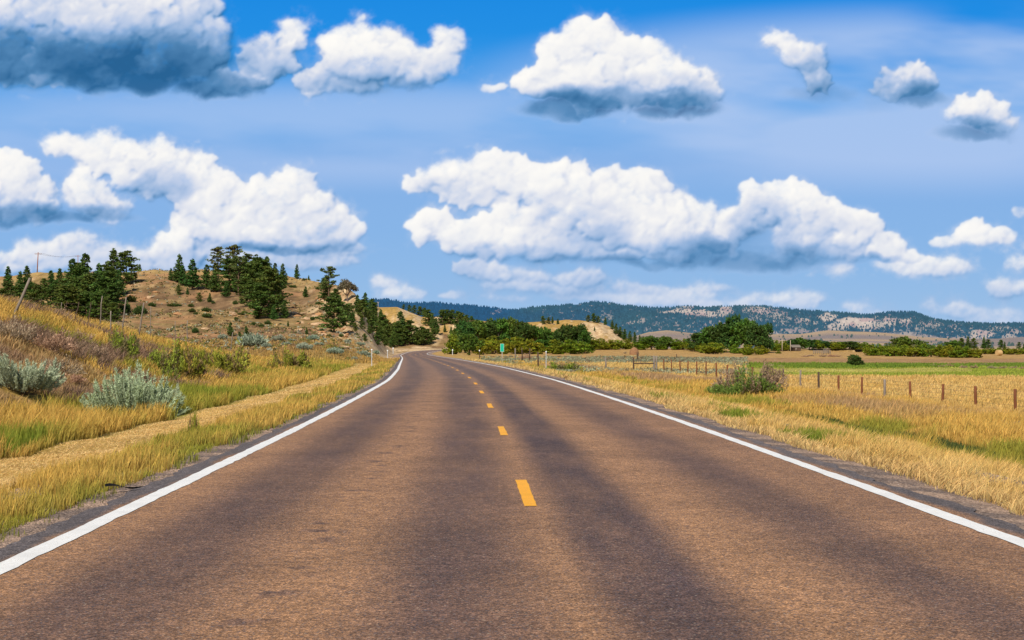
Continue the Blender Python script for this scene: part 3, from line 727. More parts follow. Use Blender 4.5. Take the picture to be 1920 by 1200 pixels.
for kind, bcol in (('tree', (.100, .180, .024)), ('bush', (.205, .255, .018)), ('dark', (.062, .125, .024))):
    BROAD[kind] = []
    for k in range(4):
        rng = np.random.default_rng(300+k)
        W, C, rad, per, sz = proto_broad(80+k*3+len(kind), 'tree' if kind != 'bush' else 'bush')
        zc = np.array(C)[:, 2]
        BROAD[kind].append((W.data('trunk', bark_grey), clumps_to_mesh('crown', C, rad, per, sz, bcol, m_leaf, .42)))
rng = np.random.default_rng(5)
rr = random.Random(3)
def put_tree(name, lib, x, y, z, sw, sh, label, cat, group):
    tr, cr_ = rr.choice(lib)
    e = empty(name, (x, y, z-.1), rr.uniform(0, 6.28), (sw, sw, sh))
    link(bpy.data.objects.new('trunk', tr), e); link(bpy.data.objects.new('crown', cr_), e)
    return tag(e, label, cat, group)
ORD = 'first second third fourth fifth sixth seventh eighth ninth tenth eleventh twelfth thirteenth fourteenth fifteenth sixteenth seventeenth eighteenth nineteenth twentieth'.split()
def ordl(k):
    if k < 20: return ORD[k]
    tens = {2: 'twenty', 3: 'thirty', 4: 'forty', 5: 'fifty'}[(k+1)//10]; u = (k+1) % 10
    return tens+'-'+ORD[u-1] if u else {2: 'twentieth', 3: 'thirtieth', 4: 'fortieth', 5: 'fiftieth'}[(k+1)//10]
# pines: (photo x, base row, top row, habit, fixed distance or 0)
P1 = [(15,541,498,'cone'),(38,552,507,'cone'),(50,550,497,'cone'),(95,548,506,'cone'),(112,548,502,'cone'),(135,556,484,'cone'),(147,552,492,'full'),(160,560,474,'cone'),(152,575,500,'full'),(186,562,492,'cone'),(198,558,496,'full'),(213,555,464,'cone'),(236,534,470,'full'),(262,508,494,'cone'),
      (82,556,522,'full'),(106,562,525,'full'),(126,572,520,'full'),(145,580,520,'full'),(166,584,516,'full'),(190,588,516,'full'),(206,592,530,'full'),(176,575,512,'full'),(204,570,506,'full'),(222,556,505,'cone'),(70,590,533,'full'),(92,592,538,'full'),(118,594,536,'full'),(140,596,538,'full'),(160,598,546,'full'),(182,600,546,'full'),(200,602,556,'full'),(58,586,530,'full'),(32,580,533,'full'),(12,578,528,'full'),(215,604,566,'full')]
P2 = [(320,527,502,'cone'),(335,530,475,'cone'),(343,536,497,'cone'),(361,543,484,'cone'),(388,544,495,'cone'),(402,548,505,'cone'),(409,532,465,'tall'),(373,512,507,'cone'),(424,558,524,'cone'),(438,540,462,'tall'),(432,548,485,'full'),(447,555,478,'tall'),(458,552,490,'full'),(468,548,473,'tall'),(476,560,488,'full'),(485,560,482,'full'),(501,530,480,'cone'),(516,530,492,'cone'),(531,532,493,'cone'),(557,524,494,'cone'),(579,526,515,'cone'),
      (503,594,500,'full'),(486,598,530,'full'),(517,578,512,'full'),(492,570,508,'full'),(468,575,525,'full'),(483,598,576,'full'),(514,601,570,'cone'),(534,597,563,'cone'),(540,612,600,'cone'),(573,558,536,'cone'),(335,553,534,'full'),(352,553,538,'cone'),(374,566,548,'full'),(393,567,548,'cone'),(432,631,603,'cone'),(449,633,621,'full'),(461,634,609,'cone')]
P3 = [(616,566,498,'tall'),(610,562,520,'full'),(628,572,540,'full'),(626,622,552,'full'),(636,590,552,'cone'),(660,613,585,'full'),(671,588,551,'cone'),(686,592,547,'cone'),(680,600,560,'full'),(699,602,566,'full'),(705,612,582,'cone'),(698,625,590,'full'),(714,625,580,'cone'),(724,642,600,'full'),(712,640,612,'full'),(752,646,583,'cone'),(744,648,606,'full'),(760,640,605,'full'),(735,652,630,'full'),(790,645,612,'full'),(768,647,600,'full'),(741,640,604,'full'),(731,645,608,'full'),(718,632,590,'full'),(708,648,622,'full'),(722,650,628,'full'),(692,610,582,'full'),(747,650,625,'full'),(796,647,618,'full'),(785,648,622,'full'),(812,640,615,'full'),(700,618,602,'full'),(711,632,616,'full'),(722,645,632,'full'),(688,605,594,'full'),(704,640,630,'full'),(646,606,570,'full'),(656,600,568,'full'),(666,622,604,'full'),(678,618,596,'full'),(692,628,604,'cone'),(684,640,624,'full'),(699,590,560,'full'),(732,652,640,'full'),(803,645,616,'full'),(780,640,612,'full'),(575,627,613,'cone')]
def pines(lst, where, group, cat='pine tree', lo=60):
    lst = sorted(lst); hs = sorted(p[1]-p[2] for p in lst)
    for k, (x, yb, yt, kd) in enumerate(lst):
        X, Y, Z = hit(x, yb, lo, 1000)
        top = P(x, yt, Y)[2]; h = max(top-Z, .8)
        wsc = {'cone': 1.22, 'tall': 1.25, 'full': 1.5}[kd]
        sw = h/10*wsc*rr.uniform(.92, 1.12)
        if kd == 'full' and h < 5: sw = h/10*1.35
        look = {'cone': 'pointed green pine', 'tall': 'tall open-crowned pine', 'full': 'broad bushy dark green pine'}[kd]
        if (yb-yt) < 22: look = 'small young green pine'
        put_tree('pine_tree', PINES[kd], X, Y, Z, sw, h/10, '%s, %s from left %s' % (look, ordl(k), where), cat, group)
pines(P1, 'in the left hillside cluster', 'pines in the cluster at the left of the hill', lo=150)
pines(P2, 'on the middle of the hill', 'pines on the middle of the hill')
pines(P3, 'on the right flank above the road bend', 'pines on the right flank of the hill')
P4 = [(757,577,570,'full'),(768,580,571,'full'),(777,587,572,'full'),(787,592,574,'full'),(796,594,577,'full'),(804,612,580,'full'),(811,618,588,'cone'),(817,628,596,'cone'),(829,610,580,'full'),(838,608,580,'full'),(848,609,581,'full'),(858,612,583,'full'),(866,620,586,'full'),(875,612,590,'full'),(834,624,608,'cone'),(846,628,612,'cone'),(884,610,592,'full'),
      (1018,608,592,'full'),(1028,608,594,'full'),(1036,608,593,'cone'),(1046,608,597,'cone'),(1103,604,590,'full'),(1113,605,587,'full'),(1122,606,592,'full'),(1135,610,594,'cone'),(1148,618,600,'cone'),(1155,628,606,'cone'),(1163,634,612,'cone'),(1171,638,616,'cone'),(1181,642,620,'cone'),(1190,645,622,'cone'),(1199,648,628,'cone'),(1115,622,612,'cone')]
pines(P4, 'along the pale ridge past the bend', 'pines along the pale ridge beyond the bend')
P5 = [(1803,652,634,'full'),(1815,650,630,'cone'),(1826,652,634,'full'),(1845,652,631,'cone'),(1853,652,636,'full'),(1877,655,637,'full'),(1884,655,640,'cone'),(1911,654,641,'full'),(1921,655,639,'cone')]
pines(P5, 'behind the bushes at far right', 'pines behind the bushes at the far right')
# leafy trees and bushes: (x, base row, height px, width px, look)
G1 = [(856,662,50,34,'tree'),(873,662,66,40,'dark'),(896,660,68,42,'tree'),(916,659,66,38,'dark'),(937,659,64,38,'tree'),(958,659,64,40,'tree'),(979,659,60,38,'dark'),(1000,659,54,36,'tree'),(1019,659,48,32,'tree'),(1041,657,40,30,'dark'),(1061,657,54,38,'dark'),(1083,657,52,36,'dark'),(1096,657,44,28,'tree')]
G2 = [(849,664,40,32,'bush'),(880,666,44,42,'tree'),(903,665,34,32,'bush'),(925,664,38,42,'bush'),(946,664,34,36,'bush'),(970,664,36,42,'bush'),(995,664,34,38,'bush'),(1016,664,30,32,'tree'),(1040,664,30,46,'bush'),(1070,664,32,44,'bush'),(1092,663,28,32,'bush')]
G3 = [(1110,656,26,30,'bush'),(1127,656,24,30,'bush'),(1144,656,22,30,'bush'),(1160,655,21,28,'bush'),(1176,655,20,28,'bush'),(1205,656,24,30,'bush'),(1222,656,28,32,'tree'),(1238,656,23,28,'bush'),(1251,656,28,24,'tree'),(1268,656,24,30,'bush'),(1285,656,24,28,'bush'),(1299,658,22,28,'bush')]
G4 = [(1310,660,40,40,'dark'),(1328,661,54,40,'tree'),(1348,661,60,44,'dark'),(1374,661,74,48,'dark'),(1396,661,66,42,'tree'),(1416,662,58,40,'dark'),(1436,661,60,32,'dark')]
G5 = [(1342,664,26,48,'bush'),(1378,663,20,30,'bush'),(1402,666,22,32,'bush'),(1424,665,19,30,'bush'),(1317,662,20,28,'bush')]
G6 = [(1452,658,22,26,'bush'),(1468,658,20,24,'bush'),(1484,657,24,28,'dark'),(1500,657,26,30,'tree'),(1517,657,22,24,'dark'),(1533,657,22,28,'bush'),(1549,658,20,22,'dark'),(1562,658,20,26,'bush'),(1577,658,19,26,'bush'),(1592,659,20,28,'dark'),(1607,660,19,26,'bush'),(1622,660,20,26,'bush'),(1528,652,18,18,'dark'),(1600,650,12,24,'dark'),(1574,650,10,24,'dark')]
G7 = [(1632,667,26,28,'bush'),(1648,667,26,30,'bush'),(1664,668,28,32,'bush'),(1693,665,37,46,'tree'),(1680,668,26,30,'bush'),(1697,668,26,30,'bush'),(1714,669,26,30,'bush'),(1730,669,26,30,'bush'),(1746,669,26,32,'tree'),(1763,670,27,32,'bush'),(1780,670,26,30,'bush'),(1796,671,26,32,'bush'),(1813,671,25,32,'bush'),(1829,671,22,26,'bush'),(1786,664,26,40,'tree'),(1724,664,28,34,'tree')]
G8 = [(1848,664,14,22,'bush'),(1861,664,15,22,'bush'),(1874,664,15,22,'bush'),(1888,664,15,24,'bush'),(1902,665,14,22,'bush'),(1915,664,14,22,'bush'),(1928,664,14,22,'bush')]
def groves(lst, where, group, near=0):
    for k, (x, yb, hp, wp, kd) in enumerate(sorted(lst)):
        X, Y, Z = hit(x, yb, 60, 1500)
        if Y > 900: Y = 900; X = (x-960)/F*Y; Z = gz(X, Y)
        h = P(x, yb-hp, Y)[2]-Z; wd = wp*1.18/F*Y
        look = {'tree': 'rounded green leafy tree', 'bush': 'low yellow-green leafy bush', 'dark': 'dark green dense leafy tree'}[kd]
        nm = 'bush' if kd == 'bush' else 'leafy_tree'
        put_tree(nm, BROAD[kd], X, Y, Z, wd/7.2*rr.uniform(.95, 1.1), h/7.9*rr.uniform(.94, 1.06), '%s, %s from left %s' % (look, ordl(k), where), 'bush' if kd == 'bush' else 'tree', group)
groves(G1, 'in the back row behind the green sign', 'trees in the back row of the roadside grove')
groves(G2, 'in the front row behind the green sign', 'bushes in the front row of the roadside grove')
groves(G3, 'in the line around the brown haystack', 'bushes in the line around the haystack')
groves(G4, 'of the big cottonwoods', 'big dark cottonwoods in the field')
groves(G5, 'at the foot of the cottonwoods', 'bushes in front of the cottonwoods')
groves(G6, 'in the far line behind the shed', 'trees in the far line behind the shed')
groves(G7, 'in the long thicket at right', 'bushes in the long thicket at the right')
groves(G8, 'at the far right beside the round bale', 'low bushes at the far right')
for (x, yb, hp, wp, lab) in [(1603,686,22,30,'lone dark green shrub standing in the green meadow'), (1460,663,5,12,'tiny green shrub in dry field before the utility poles'), (1627,664,9,16,'small green shrub at left end of the long thicket')]:
    X, Y, Z = hit(x, yb, 60, 1500)
    put_tree('shrub', BROAD['dark' if wp > 20 else 'bush'], X, Y, Z, wp*1.15/F*Y/7.2, hp/F*Y/7.4, lab, 'shrub', None)
# grey leafless tree at the hill's right shoulder
W = Wood(); r = random.Random(9); tips = []
def grow(p, d, L, rad_, lev):
    q = p+d*L; W.add(p, q, rad_, rad_*.65, n=5)
    if lev == 0: tips.append(q); return
    for _ in range(4 if lev > 1 else 5):
        nd = d+np.array([r.uniform(-.9, .9), r.uniform(-.9, .9), r.uniform(-.25, .6)]); grow(q, nd/np.linalg.norm(nd), L*r.uniform(.6, .85), rad_*.6, lev-1)
grow(np.array([0, 0, -.3]), np.array([0, 0, 1.]), 1.5, .17, 4)
X, Y, Z = hit(651, 565, 60, 1200); Y = min(Y, 395); X = (651-960)/F*Y; Z = gz(X, Y)
e = empty('bare_tree', (X, Y, Z), 0, .95); link(bpy.data.objects.new('trunk', W.data('trunk', plainmat('dead_bark', (.17, .13, .115), .9, 3, .4, .3, .1))), e)
cr_ = clumps_to_mesh('crown', tips, .5, 14, .17, (.15, .15, .09), m_brush, .3); link(bpy.data.objects.new('crown', cr_), e)
tag(e, 'grey half-dead tree on the shoulder right of the tallest pine', 'tree')

# ------------------------------------------------------------------ sagebrush and shrubs
def stems_mesh(name, mat, n, w, h, leaf, per, c_leaf, c_stem, rag=.34, spread=1.0, up=.9, curve=.25, seed=1, lean=0.0, stem_w=.012, leaf_from=.35, extra=None, dome=True, leaf_el=3.0):
    rg = np.random.default_rng(seed); V = []; C = []
    a = rg.uniform(0, 6.283, n); rr_ = np.sqrt(rg.uniform(0, 1, n))
    hx = np.cos(a)*rr_; hy = np.sin(a)*rr_
    hz = np.sqrt(np.clip(1-rr_**2*.72, .05, 1)) if dome else np.ones(n)
    L = rg.uniform(.72, 1.08, n)
    lump = 1-rag*.65+rag*(vnoise(hx*2.1+seed, hy*2.1+seed, seed)-.5)*2*.8
    tip = np.stack([hx*w/2*spread+lean*h, hy*w/2*spread, hz*h*L*lump], 1)
    b0 = np.stack([hx*w*.18, hy*w*.18, np.zeros(n)], 1)
    us = np.linspace(0, 1, 5)
    prev = None
    for i in range(4):
        def pt(u): return b0*(1-u)+tip*u+np.stack([hx, hy, 0*hx], 1)*(w*curve*u*(1-u))[..., None] if False else b0*(1-u)+tip*u+np.stack([hx, hy, 0*hx], 1)*(w*curve*u*(1-u))
        p_, q_ = pt(us[i]), pt(us[i+1])
        side = np.stack([-np.sin(a*3.7), np.cos(a*3.7), 0*a], 1)*stem_w*(1-us[i]*.6)
        V.append(np.stack([p_-side, p_+side, q_], 1).reshape(-1, 3)); C.append(np.repeat(np.array(c_stem)[None]*rg.uniform(.7, 1.2, (n, 1)), 3, 0))
    if per:
        k = np.repeat(np.arange(n), per); u = leaf_from+(1-leaf_from)*rg.uniform(0, 1, n*per)**.8
        base = b0[k]*(1-u[:, None])+tip[k]*u[:, None]+np.stack([hx[k], hy[k], 0*hx[k]], 1)*(w*curve*u*(1-u))[:, None]
        dirn = (tip-b0)[k]; dirn /= np.linalg.norm(dirn, axis=1, keepdims=True)
        dirn = dirn*up+rg.normal(size=(n*per, 3))*.55; dirn[:, 2] += .35; dirn /= np.linalg.norm(dirn, axis=1, keepdims=True)
        side = np.cross(dirn, rg.normal(size=(n*per, 3))); side /= np.linalg.norm(side, axis=1, keepdims=True)+1e-9
        s = leaf*rg.uniform(.6, 1.4, n*per)[:, None]
        base = base+rg.normal(size=base.shape)*leaf*.8
        V.append(np.stack([base-side*s*.5, base+side*s*.5, base+dirn*s*leaf_el], 1).reshape(-1, 3))
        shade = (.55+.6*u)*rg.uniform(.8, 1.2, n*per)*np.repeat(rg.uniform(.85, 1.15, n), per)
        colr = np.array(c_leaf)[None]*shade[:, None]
        if extra is not None:
            pick = vnoise(hx*extra[1]+seed*3, hy*extra[1], seed+5)[k] < extra[2]; colr[pick] = np.array(extra[0])*shade[pick][:, None]
        C.append(np.repeat(colr, 3, 0))
    V = np.vstack(V); C = np.vstack(C)
    return mesh_data(name, V, np.arange(len(V)).reshape(-1, 3), mat, C)
def put(name, me, x, y, z, rz, s, label, cat, group=None):
    o = bpy.data.objects.new(name, me); o.location = (x, y, z); o.rotation_euler = (0, 0, rz); o.scale = s if hasattr(s, '__len__') else (s, s, s)
    link(o); return tag(o, label, cat, group)
SAGE = (.42, .49, .30); SW = (.16, .11, .075)
# the two large foreground sagebrushes
X, Y, Z = hit(247, 788, 20, 90)
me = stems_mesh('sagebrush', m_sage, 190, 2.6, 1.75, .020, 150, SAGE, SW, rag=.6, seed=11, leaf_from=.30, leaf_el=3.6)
put('sagebrush', me, X-.05, Y+.45, gz(X, Y+.45)-.05, 0, (1.25, .95, 1.10), 'big silvery green sagebrush beside the tall ditch grass', 'sagebrush')
SAGE_SPOTS = [(X, Y, 1.6)]
X, Y, Z = hit(322, 765, 20, 90)
me = stems_mesh('sagebrush', m_sage, 70, 1.15, .85, .020, 120, (.46, .53, .35), SW, rag=.5, seed=14, leaf_from=.3, leaf_el=3.6)
put('sagebrush', me, X, Y+.3, gz(X, Y+.3)-.05, 1, 1, 'smaller pale sagebrush touching the right side of the big one', 'sagebrush')
SAGE_SPOTS.append((X, Y+.2, .6))
X, Y, Z = hit(22, 735, 20, 120); SAGE_SPOTS.append((X, Y+.4, 1.2))
me = stems_mesh('sagebrush', m_sage, 200, 2.7, 1.75, .022, 140, (.42, .50, .33), SW, rag=.6, seed=17, leaf_from=.28, leaf_el=3.6)
put('sagebrush', me, X, Y+.6, gz(X, Y+.6)-.1, 2, (1.0, 1.0, 1.08), 'large sagebrush at left edge below the brown weeds', 'sagebrush')
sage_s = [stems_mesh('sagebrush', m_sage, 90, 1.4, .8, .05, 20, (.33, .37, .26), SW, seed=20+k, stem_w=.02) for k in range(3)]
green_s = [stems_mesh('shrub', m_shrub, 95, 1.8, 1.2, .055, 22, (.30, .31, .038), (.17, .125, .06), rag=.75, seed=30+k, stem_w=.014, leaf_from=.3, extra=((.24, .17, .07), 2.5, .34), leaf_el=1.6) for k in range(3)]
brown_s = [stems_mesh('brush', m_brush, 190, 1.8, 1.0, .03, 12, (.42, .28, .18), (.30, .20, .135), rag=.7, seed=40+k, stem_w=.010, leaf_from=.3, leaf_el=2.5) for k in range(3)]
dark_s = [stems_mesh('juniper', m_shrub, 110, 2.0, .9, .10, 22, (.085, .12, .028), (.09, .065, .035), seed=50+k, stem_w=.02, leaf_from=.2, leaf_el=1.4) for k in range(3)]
def scat(lst, protos, name, label, cat, group, w0, h0, lo=25, hi=900):
    for k, q in enumerate(sorted(lst)):
        x, yb, wp, hp = q[:4]
        X, Y, Z = hit(x, yb, lo, hi)
        if Y > hi*.98: continue
        gr_ = (2.0 if name == 'shrub' else 1.25) if (name in ('shrub', 'brush') and x < 620) else 1.0
        sx = wp/F*Y/w0*(1+(gr_-1)*.3); sz = hp/F*Y/h0*gr_
        lab = q[4] if len(q) > 4 else label % ordl(k)
        put(name, rr.choice(protos), X, Y, gz(X, Y)-.04*sz, rr.uniform(0, 6.28), (sx, sx, sz), lab, cat, group)
scat([(472,651,58,30),(522,640,26,14),(537,648,18,9),(570,656,32,15),(587,638,24,10),(627,664,34,14),(665,676,12,9),(680,668,28,12),(705,665,16,9),(650,643,16,7),(675,648,20,8),(418,636,20,12),(500,652,20,9),(546,640,16,6),(610,640,16,6),(600,648,20,7),(640,656,16,7),(692,672,12,7)],
     sage_s, 'sagebrush', 'grey sagebrush, %s from the left on the slope left of the road', 'sagebrush', 'small sagebrushes on the left slope', 1.4, .8)
scat([(235,672,44,36,'yellow-green and dark tangled shrub next to the slender one'),(218,662,24,32,'slender upright green shrub on a bare stem on the bank'),(305,700,60,36,'yellow-green shrub, left one of the trio on the bank'),(345,706,60,44,'yellow-green shrub, tall middle one of the trio on the bank'),(318,716,30,20,'low dark green shrub below the trio on the bank'),(372,690,34,28,'small yellow-green shrub close behind the trio on the bank'),(425,703,70,38,'rounded yellow-green shrub right of the trio on the bank'),
      (545,694,52,28,'green shrub in the ditch grass left of the delineator'),(510,694,22,14,'small yellow-green shrub in mid ditch grass'),(572,696,22,16,'little green shrub next to the ditch grass clump'),(627,655,46,11,'low bright green thicket on the slope by sagebrush'),(364,822,18,36,'upright dark weed on the mown straw strip'),
      (1060,699,74,30,'long green shrub on the right verge by the reflector post'),(1095,702,30,16,'small olive shrub at right end of the long verge shrub'),(914,664,14,14,'yellowish shrub just right of the green sign'),(1033,703,14,6,'tiny weed at the foot of the white reflector post')],
     green_s, 'shrub', '', 'shrub', None, 1.8, 1.2, lo=18)
scat([(115,602,40,34,'dark grey-brown brush on the bank below the old fence'),(90,655,100,44,'large mauve-brown dry brush on the middle of the bank'),(20,640,90,50,'brown dry brush at left edge above the sagebrush'),(150,640,50,26,'small brown dry brush right of the mauve one'),(255,662,32,26,'blackish brown brush behind the tangled shrub'),(60,720,120,34,'low reddish brown brush between the two big sagebrushes'),(110,700,90,40,'reddish brown brush left of the big sagebrush'),(165,668,70,30,'tawny brush uphill of the big sagebrush'),
      (1185,738,50,16,'low grey-brown dead brush in the grass right of the road'),(985,674,30,14,'dark brown brush between the green sign and reflector'),(135,720,60,24,'low dry brush tucked behind the big sagebrush'),(325,636,30,10,'low dead brush on the knoll crest'),(1890,808,56,26,'bare pale twigs in the grass at far right')],
     brown_s, 'brush', '', 'brush', None, 1.8, 1.0, lo=20)
X, Y, Z = hit(1402, 744, 20, 200)
me = stems_mesh('shrub', m_brush, 640, 3.0, 1.55, .034, 24, (.36, .21, .13), (.25, .155, .11), rag=.7, seed=61, stem_w=.010, leaf_from=.25, leaf_el=2.2, extra=((.17, .21, .035), 1.4, .20))
s_ = 138/F*Y/3.0; put('shrub', me, X, Y, gz(X, Y)-.1, 0, (s_*1.1, s_*1.1, 82/F*Y/1.5), 'large half-green half-brown shrub in front of the right fence', 'shrub')
scat([(323,575,20,7),(334,575,14,6),(358,575,12,6),(360,585,14,8),(367,591,9,6),(387,584,20,8),(388,595,19,8),(441,572,10,8),(454,571,9,8),(430,588,9,4),(452,592,13,6),(443,601,8,8),(476,611,12,7),(488,613,14,7),(502,608,14,8),(550,540,13,5),(571,527,9,4),(603,622,9,6),(617,632,10,6),(586,601,9,8),(366,626,14,12),(285,575,16,8),(246,566,18,14),(262,590,26,18),(235,588,20,22),(595,543,8,5),(560,606,10,5),(400,571,8,4),(597,571,12,6),(640,633,9,6),(655,640,8,5)],
     dark_s, 'juniper', 'low dark green juniper, %s from the left on the hillside', 'juniper', 'low junipers dotted over the hillside', 2.0, .9)
scat([(1510,669,18,5),(1521,668,16,5),(1543,669,18,7),(1560,669,20,7),(1572,669,14,5),(1765,689,16,8),(1780,688,18,8),(1806,690,18,9),(1826,690,16,8),(1860,692,20,9),(1880,692,20,9),(1900,692,18,8),(1918,693,20,9),(1845,686,16,7),(1748,687,14,6),(1172,663,7,6),(1196,668,5,9),(1187,662,6,4)],
     brown_s, 'brush', 'small grey-brown brush, %s from the left in the far fields', 'brush', 'grey brush dotted in the far fields', 1.8, 1.0)
# low scrub, seedlings and litter over the hillside, too many to count
rg_ = np.random.default_rng(808); N = 5200
hx_ = rg_.uniform(150, 760, N); hY = rg_.uniform(175, 395, N); HX = (hx_-960)/F*hY
okh = (lateral(HX, hY) < -HW-5) & (fbm(HX*.05, hY*.05, 4, 809) > .44); HX, hY = HX[okh], hY[okh]; HZ_ = height(HX, hY); n = len(HX); per = 8
kind_ = rg_.uniform(0, 1, n); sz_ = rg_.uniform(.12, .42, n)*np.where(kind_ < .2, 1.3, 1)
d_ = rg_.normal(size=(n*per, 3)); d_ /= np.linalg.norm(d_, axis=1, keepdims=True); d_[:, 2] = np.abs(d_[:, 2])*.7
cen_ = np.repeat(np.stack([HX, hY, HZ_], 1), per, 0)+d_*np.repeat(sz_, per)[:, None]
cb_ = np.where(kind_[:, None] < .3, np.array([[.13, .15, .035]]), np.where(kind_[:, None] < .5, np.array([[.36, .38, .27]]), np.where(kind_[:, None] < .75, np.array([[.24, .15, .08]]), np.array([[.52, .36, .16]]))))
V, Cc = leaf_tris(cen_, .22, np.repeat(cb_*rg_.uniform(.7, 1.2, (n, 1)), per, 0), .4)
o = mesh_obj('hillside_scrub', V, np.arange(len(V)).reshape(-1, 3), m_sage, Cc); tag(o, 'tiny scrub and tufts dotted over the left hillside', 'scrub', None, 'stuff')
# sandstone blocks on the outcrops
rock_m = plainmat('sandstone', (.50, .33, .19), .9, 2.5, .35, .5, .15)
rock_o = plainmat('orange_sandstone', (.42, .22, .10), .9, 2.5, .35, .5, .15)
def rockmesh(seed, mat):
    rg = np.random.default_rng(seed); import bmesh
    bm = bmesh.new(); bmesh.ops.create_icosphere(bm, subdivisions=3, radius=1)
    pl = rand_dirs(9)
    for v in bm.verts:
        p_ = np.array(v.co); p_ = p_*min([1]+[.62/max(float(p_@q), 1e-6) if float(p_@q) > .62 else 1 for q in pl])
        p_ *= 1+.10*(rg.random()-.5); v.co = Vector(p_*np.array([1, .8, .48]))
    me = bpy.data.meshes.new('rock'); bm.to_mesh(me); bm.free(); me.materials.append(mat); return me
rocks = [rockmesh(70+k, rock_m if k % 2 else rock_o) for k in range(6)]
for k in range(64):
    if k < 34: x, y = rr.uniform(545, 650), 0; y = 590+(x-545)*.38+rr.gauss(0, 13)
    elif k < 46: x = rr.uniform(590, 632); y = 566+rr.gauss(0, 5)
    elif k < 56: x = rr.uniform(215, 300); y = 562-(x-215)*.10+rr.gauss(0, 5)
    else: x = rr.choice([412, 436, 340, 540, 380]); y = {412: 601, 436: 590, 340: 592, 540: 566, 380: 618}[x]+rr.uniform(-3, 3); x += rr.uniform(-7, 7)
    X, Y, Z = hit(x, y, 120, 900)
    if Y > 600: continue
    s = rr.uniform(.35, 1.15)
    put('rock', rocks[k % 6], X, Y, Z+.05, rr.uniform(0, 6), (s*rr.uniform(1, 1.6), s, s*rr.uniform(.7, 1.1)), 'sandstone block lying on the outcrops of the left hillside', 'rock', 'sandstone blocks on the outcrops of the left hillside')
# ================================================================== grass: uncountable, one object per sort
def grass_colors(X, Y, s, kind):
    pass
gmat = leafmat('grass_blades', .40, .0, .7)
cand = 1500000
rg = np.random.default_rng(77)
ta = rg.uniform(-.42, .42, cand); Yv = np.exp(rg.uniform(math.log(6.5), math.log(235.0), cand)); wide = Yv < 22; ta[wide] *= 1.35; Xv = ta*Yv
sv = lateral(Xv, Yv); ev = np.abs(sv)-HW; Lf = sv < 0
n1 = fbm(Xv*.35, Yv*.35, 4, 201); n2 = fbm(Xv*1.6, Yv*1.6, 3, 202); n3 = fbm(Xv*.08, Yv*.08, 4, 203); n4 = fbm(Xv*.5, Yv*.16, 4, 204)
hgt = np.zeros(cand); keep = np.ones(cand); colr = np.zeros((cand, 3)); lean = np.full(cand, .35)
def zone(mask, h, c_a, c_b, mixv, dens=1.0, ln=.35):
    hgt[mask] = (h if np.isscalar(h) else h[mask]); keep[mask] = (dens if np.isscalar(dens) else dens[mask]); lean[mask] = ln
    k = np.clip(mixv[mask], 0, 1)[:, None]; colr[mask] = np.array(c_a)*(1-k)+np.array(c_b)*k
straw = (.80, .585, .25); gold = (.68, .445, .11); olive = (.33, .33, .045); green = (.17, .25, .026); rust = (.45, .27, .11); mauve = (.47, .31, .18); brownc = (.38, .235, .125)
clump = sst(.35, .65, n2)
jag = (n1-.5)*1.6
e2 = ev+jag*.5
zone(Lf & (e2 > .42), .05+.10*clump, (.30, .27, .06), green, n1*1.2-.2, .30*clump)
zone(Lf & (e2 > .66), .10+.15*clump, olive, gold, sst(.36, .62, n1*.6+n2*.4)*.9, .97)
zone(Lf & (e2 > 2.25), .035+.03*n2, (.86, .64, .30), (.74, .50, .17), (n1-.2)*1.1, 1.0, 2.6)
zone(Lf & (ev+jag*.25 > 5.0), .28+.26*clump, olive, gold, sst(.34, .60, n3*.6+n1*.4)*.95, 1.0, .45)
zone(Lf & (ev+jag*.4 > 5.2) & (ev < 8) & (fbm(Xv*.15+5, Yv*.05, 3, 207) > .58), .34+.2*clump, green, olive, n2, 1.0, .25)
bankm = Lf & (ev+jag*1.5 > 8.0+.5)
tmix = sst(.42, .60, n4)
tmix = np.clip(tmix+.45*sst(.02, -.10, ta+.26)*sst(22, 14, ev), 0, 1)
zone(bankm, .16+.26*clump*sst(.3, .6, n1), (.57, .385, .145), (.43, .28, .165), tmix*(Yv < 75)+tmix*.6*(Yv >= 75), .95, .6)
zone(bankm & (Yv > 60) & (ev < 24), .22+.22*clump, gold, olive, sst(.5, .72, n1), .95, .5)
zone(bankm & (n4 > .60) & (Yv < 90), .22+.25*clump, brownc, (.27, .185, .14), n2, .95, .9)
zone(Lf & (Yv > 170), .15+.2*clump, (.33, .21, .085), gold, n3, .7)
# right-hand side
Rt = ~Lf
zone(Rt & (e2 > .75), .03+.06*clump, straw, green, n1-.3, .10*clump)
zone(Rt & (e2 > .80), .10+.10*clump, (.72, .47, .17), straw, n1, .85, 1.0)
zone(Rt & (e2 > 1.35), .16+.15*clump, straw, gold, n1*.9, 1.0, .6)
gp = Rt & (e2 > 1.3) & (e2 < 2.9) & (fbm(Xv*.5+9, Yv*.22, 3, 208) > .70)
zone(gp, .14+.16*clump, green, olive, n2*.7, 1.0, .35)
zone(Rt & (ev+jag*.8 > 5.0), .20+.18*clump, gold, olive, sst(.44, .66, n1)*.9, 1.0, .45)
zone(Rt & (ev+jag*.3 > 5.9) & (ev+jag*.3 < 6.9) & (Yv < 55) & (Yv > 30), .16, (.075, .105, .03), (.10, .13, .035), n2, 1.0, .3)  # darkened blades: shade of the ditch bottom put into the grass colour
zone(Rt & (ev+jag > 8.2), .24+.18*clump, mauve, gold, np.clip(sst(.38, .56, n3)+.25*(n1-.3)+sst(60, 40, Yv)*.8, 0, 1), 1.0, .45)
zone(Rt & (ev+jag*2 > 17.5), .18+.16*clump, gold, straw, n1, 1.0, .45)
mead = Rt & (960+F*ta > 1400) & (Yv+(n3-.5)*10 > 142)
zone(mead, .2, (.43, .46, .075), (.30, .37, .045), n1, .8)
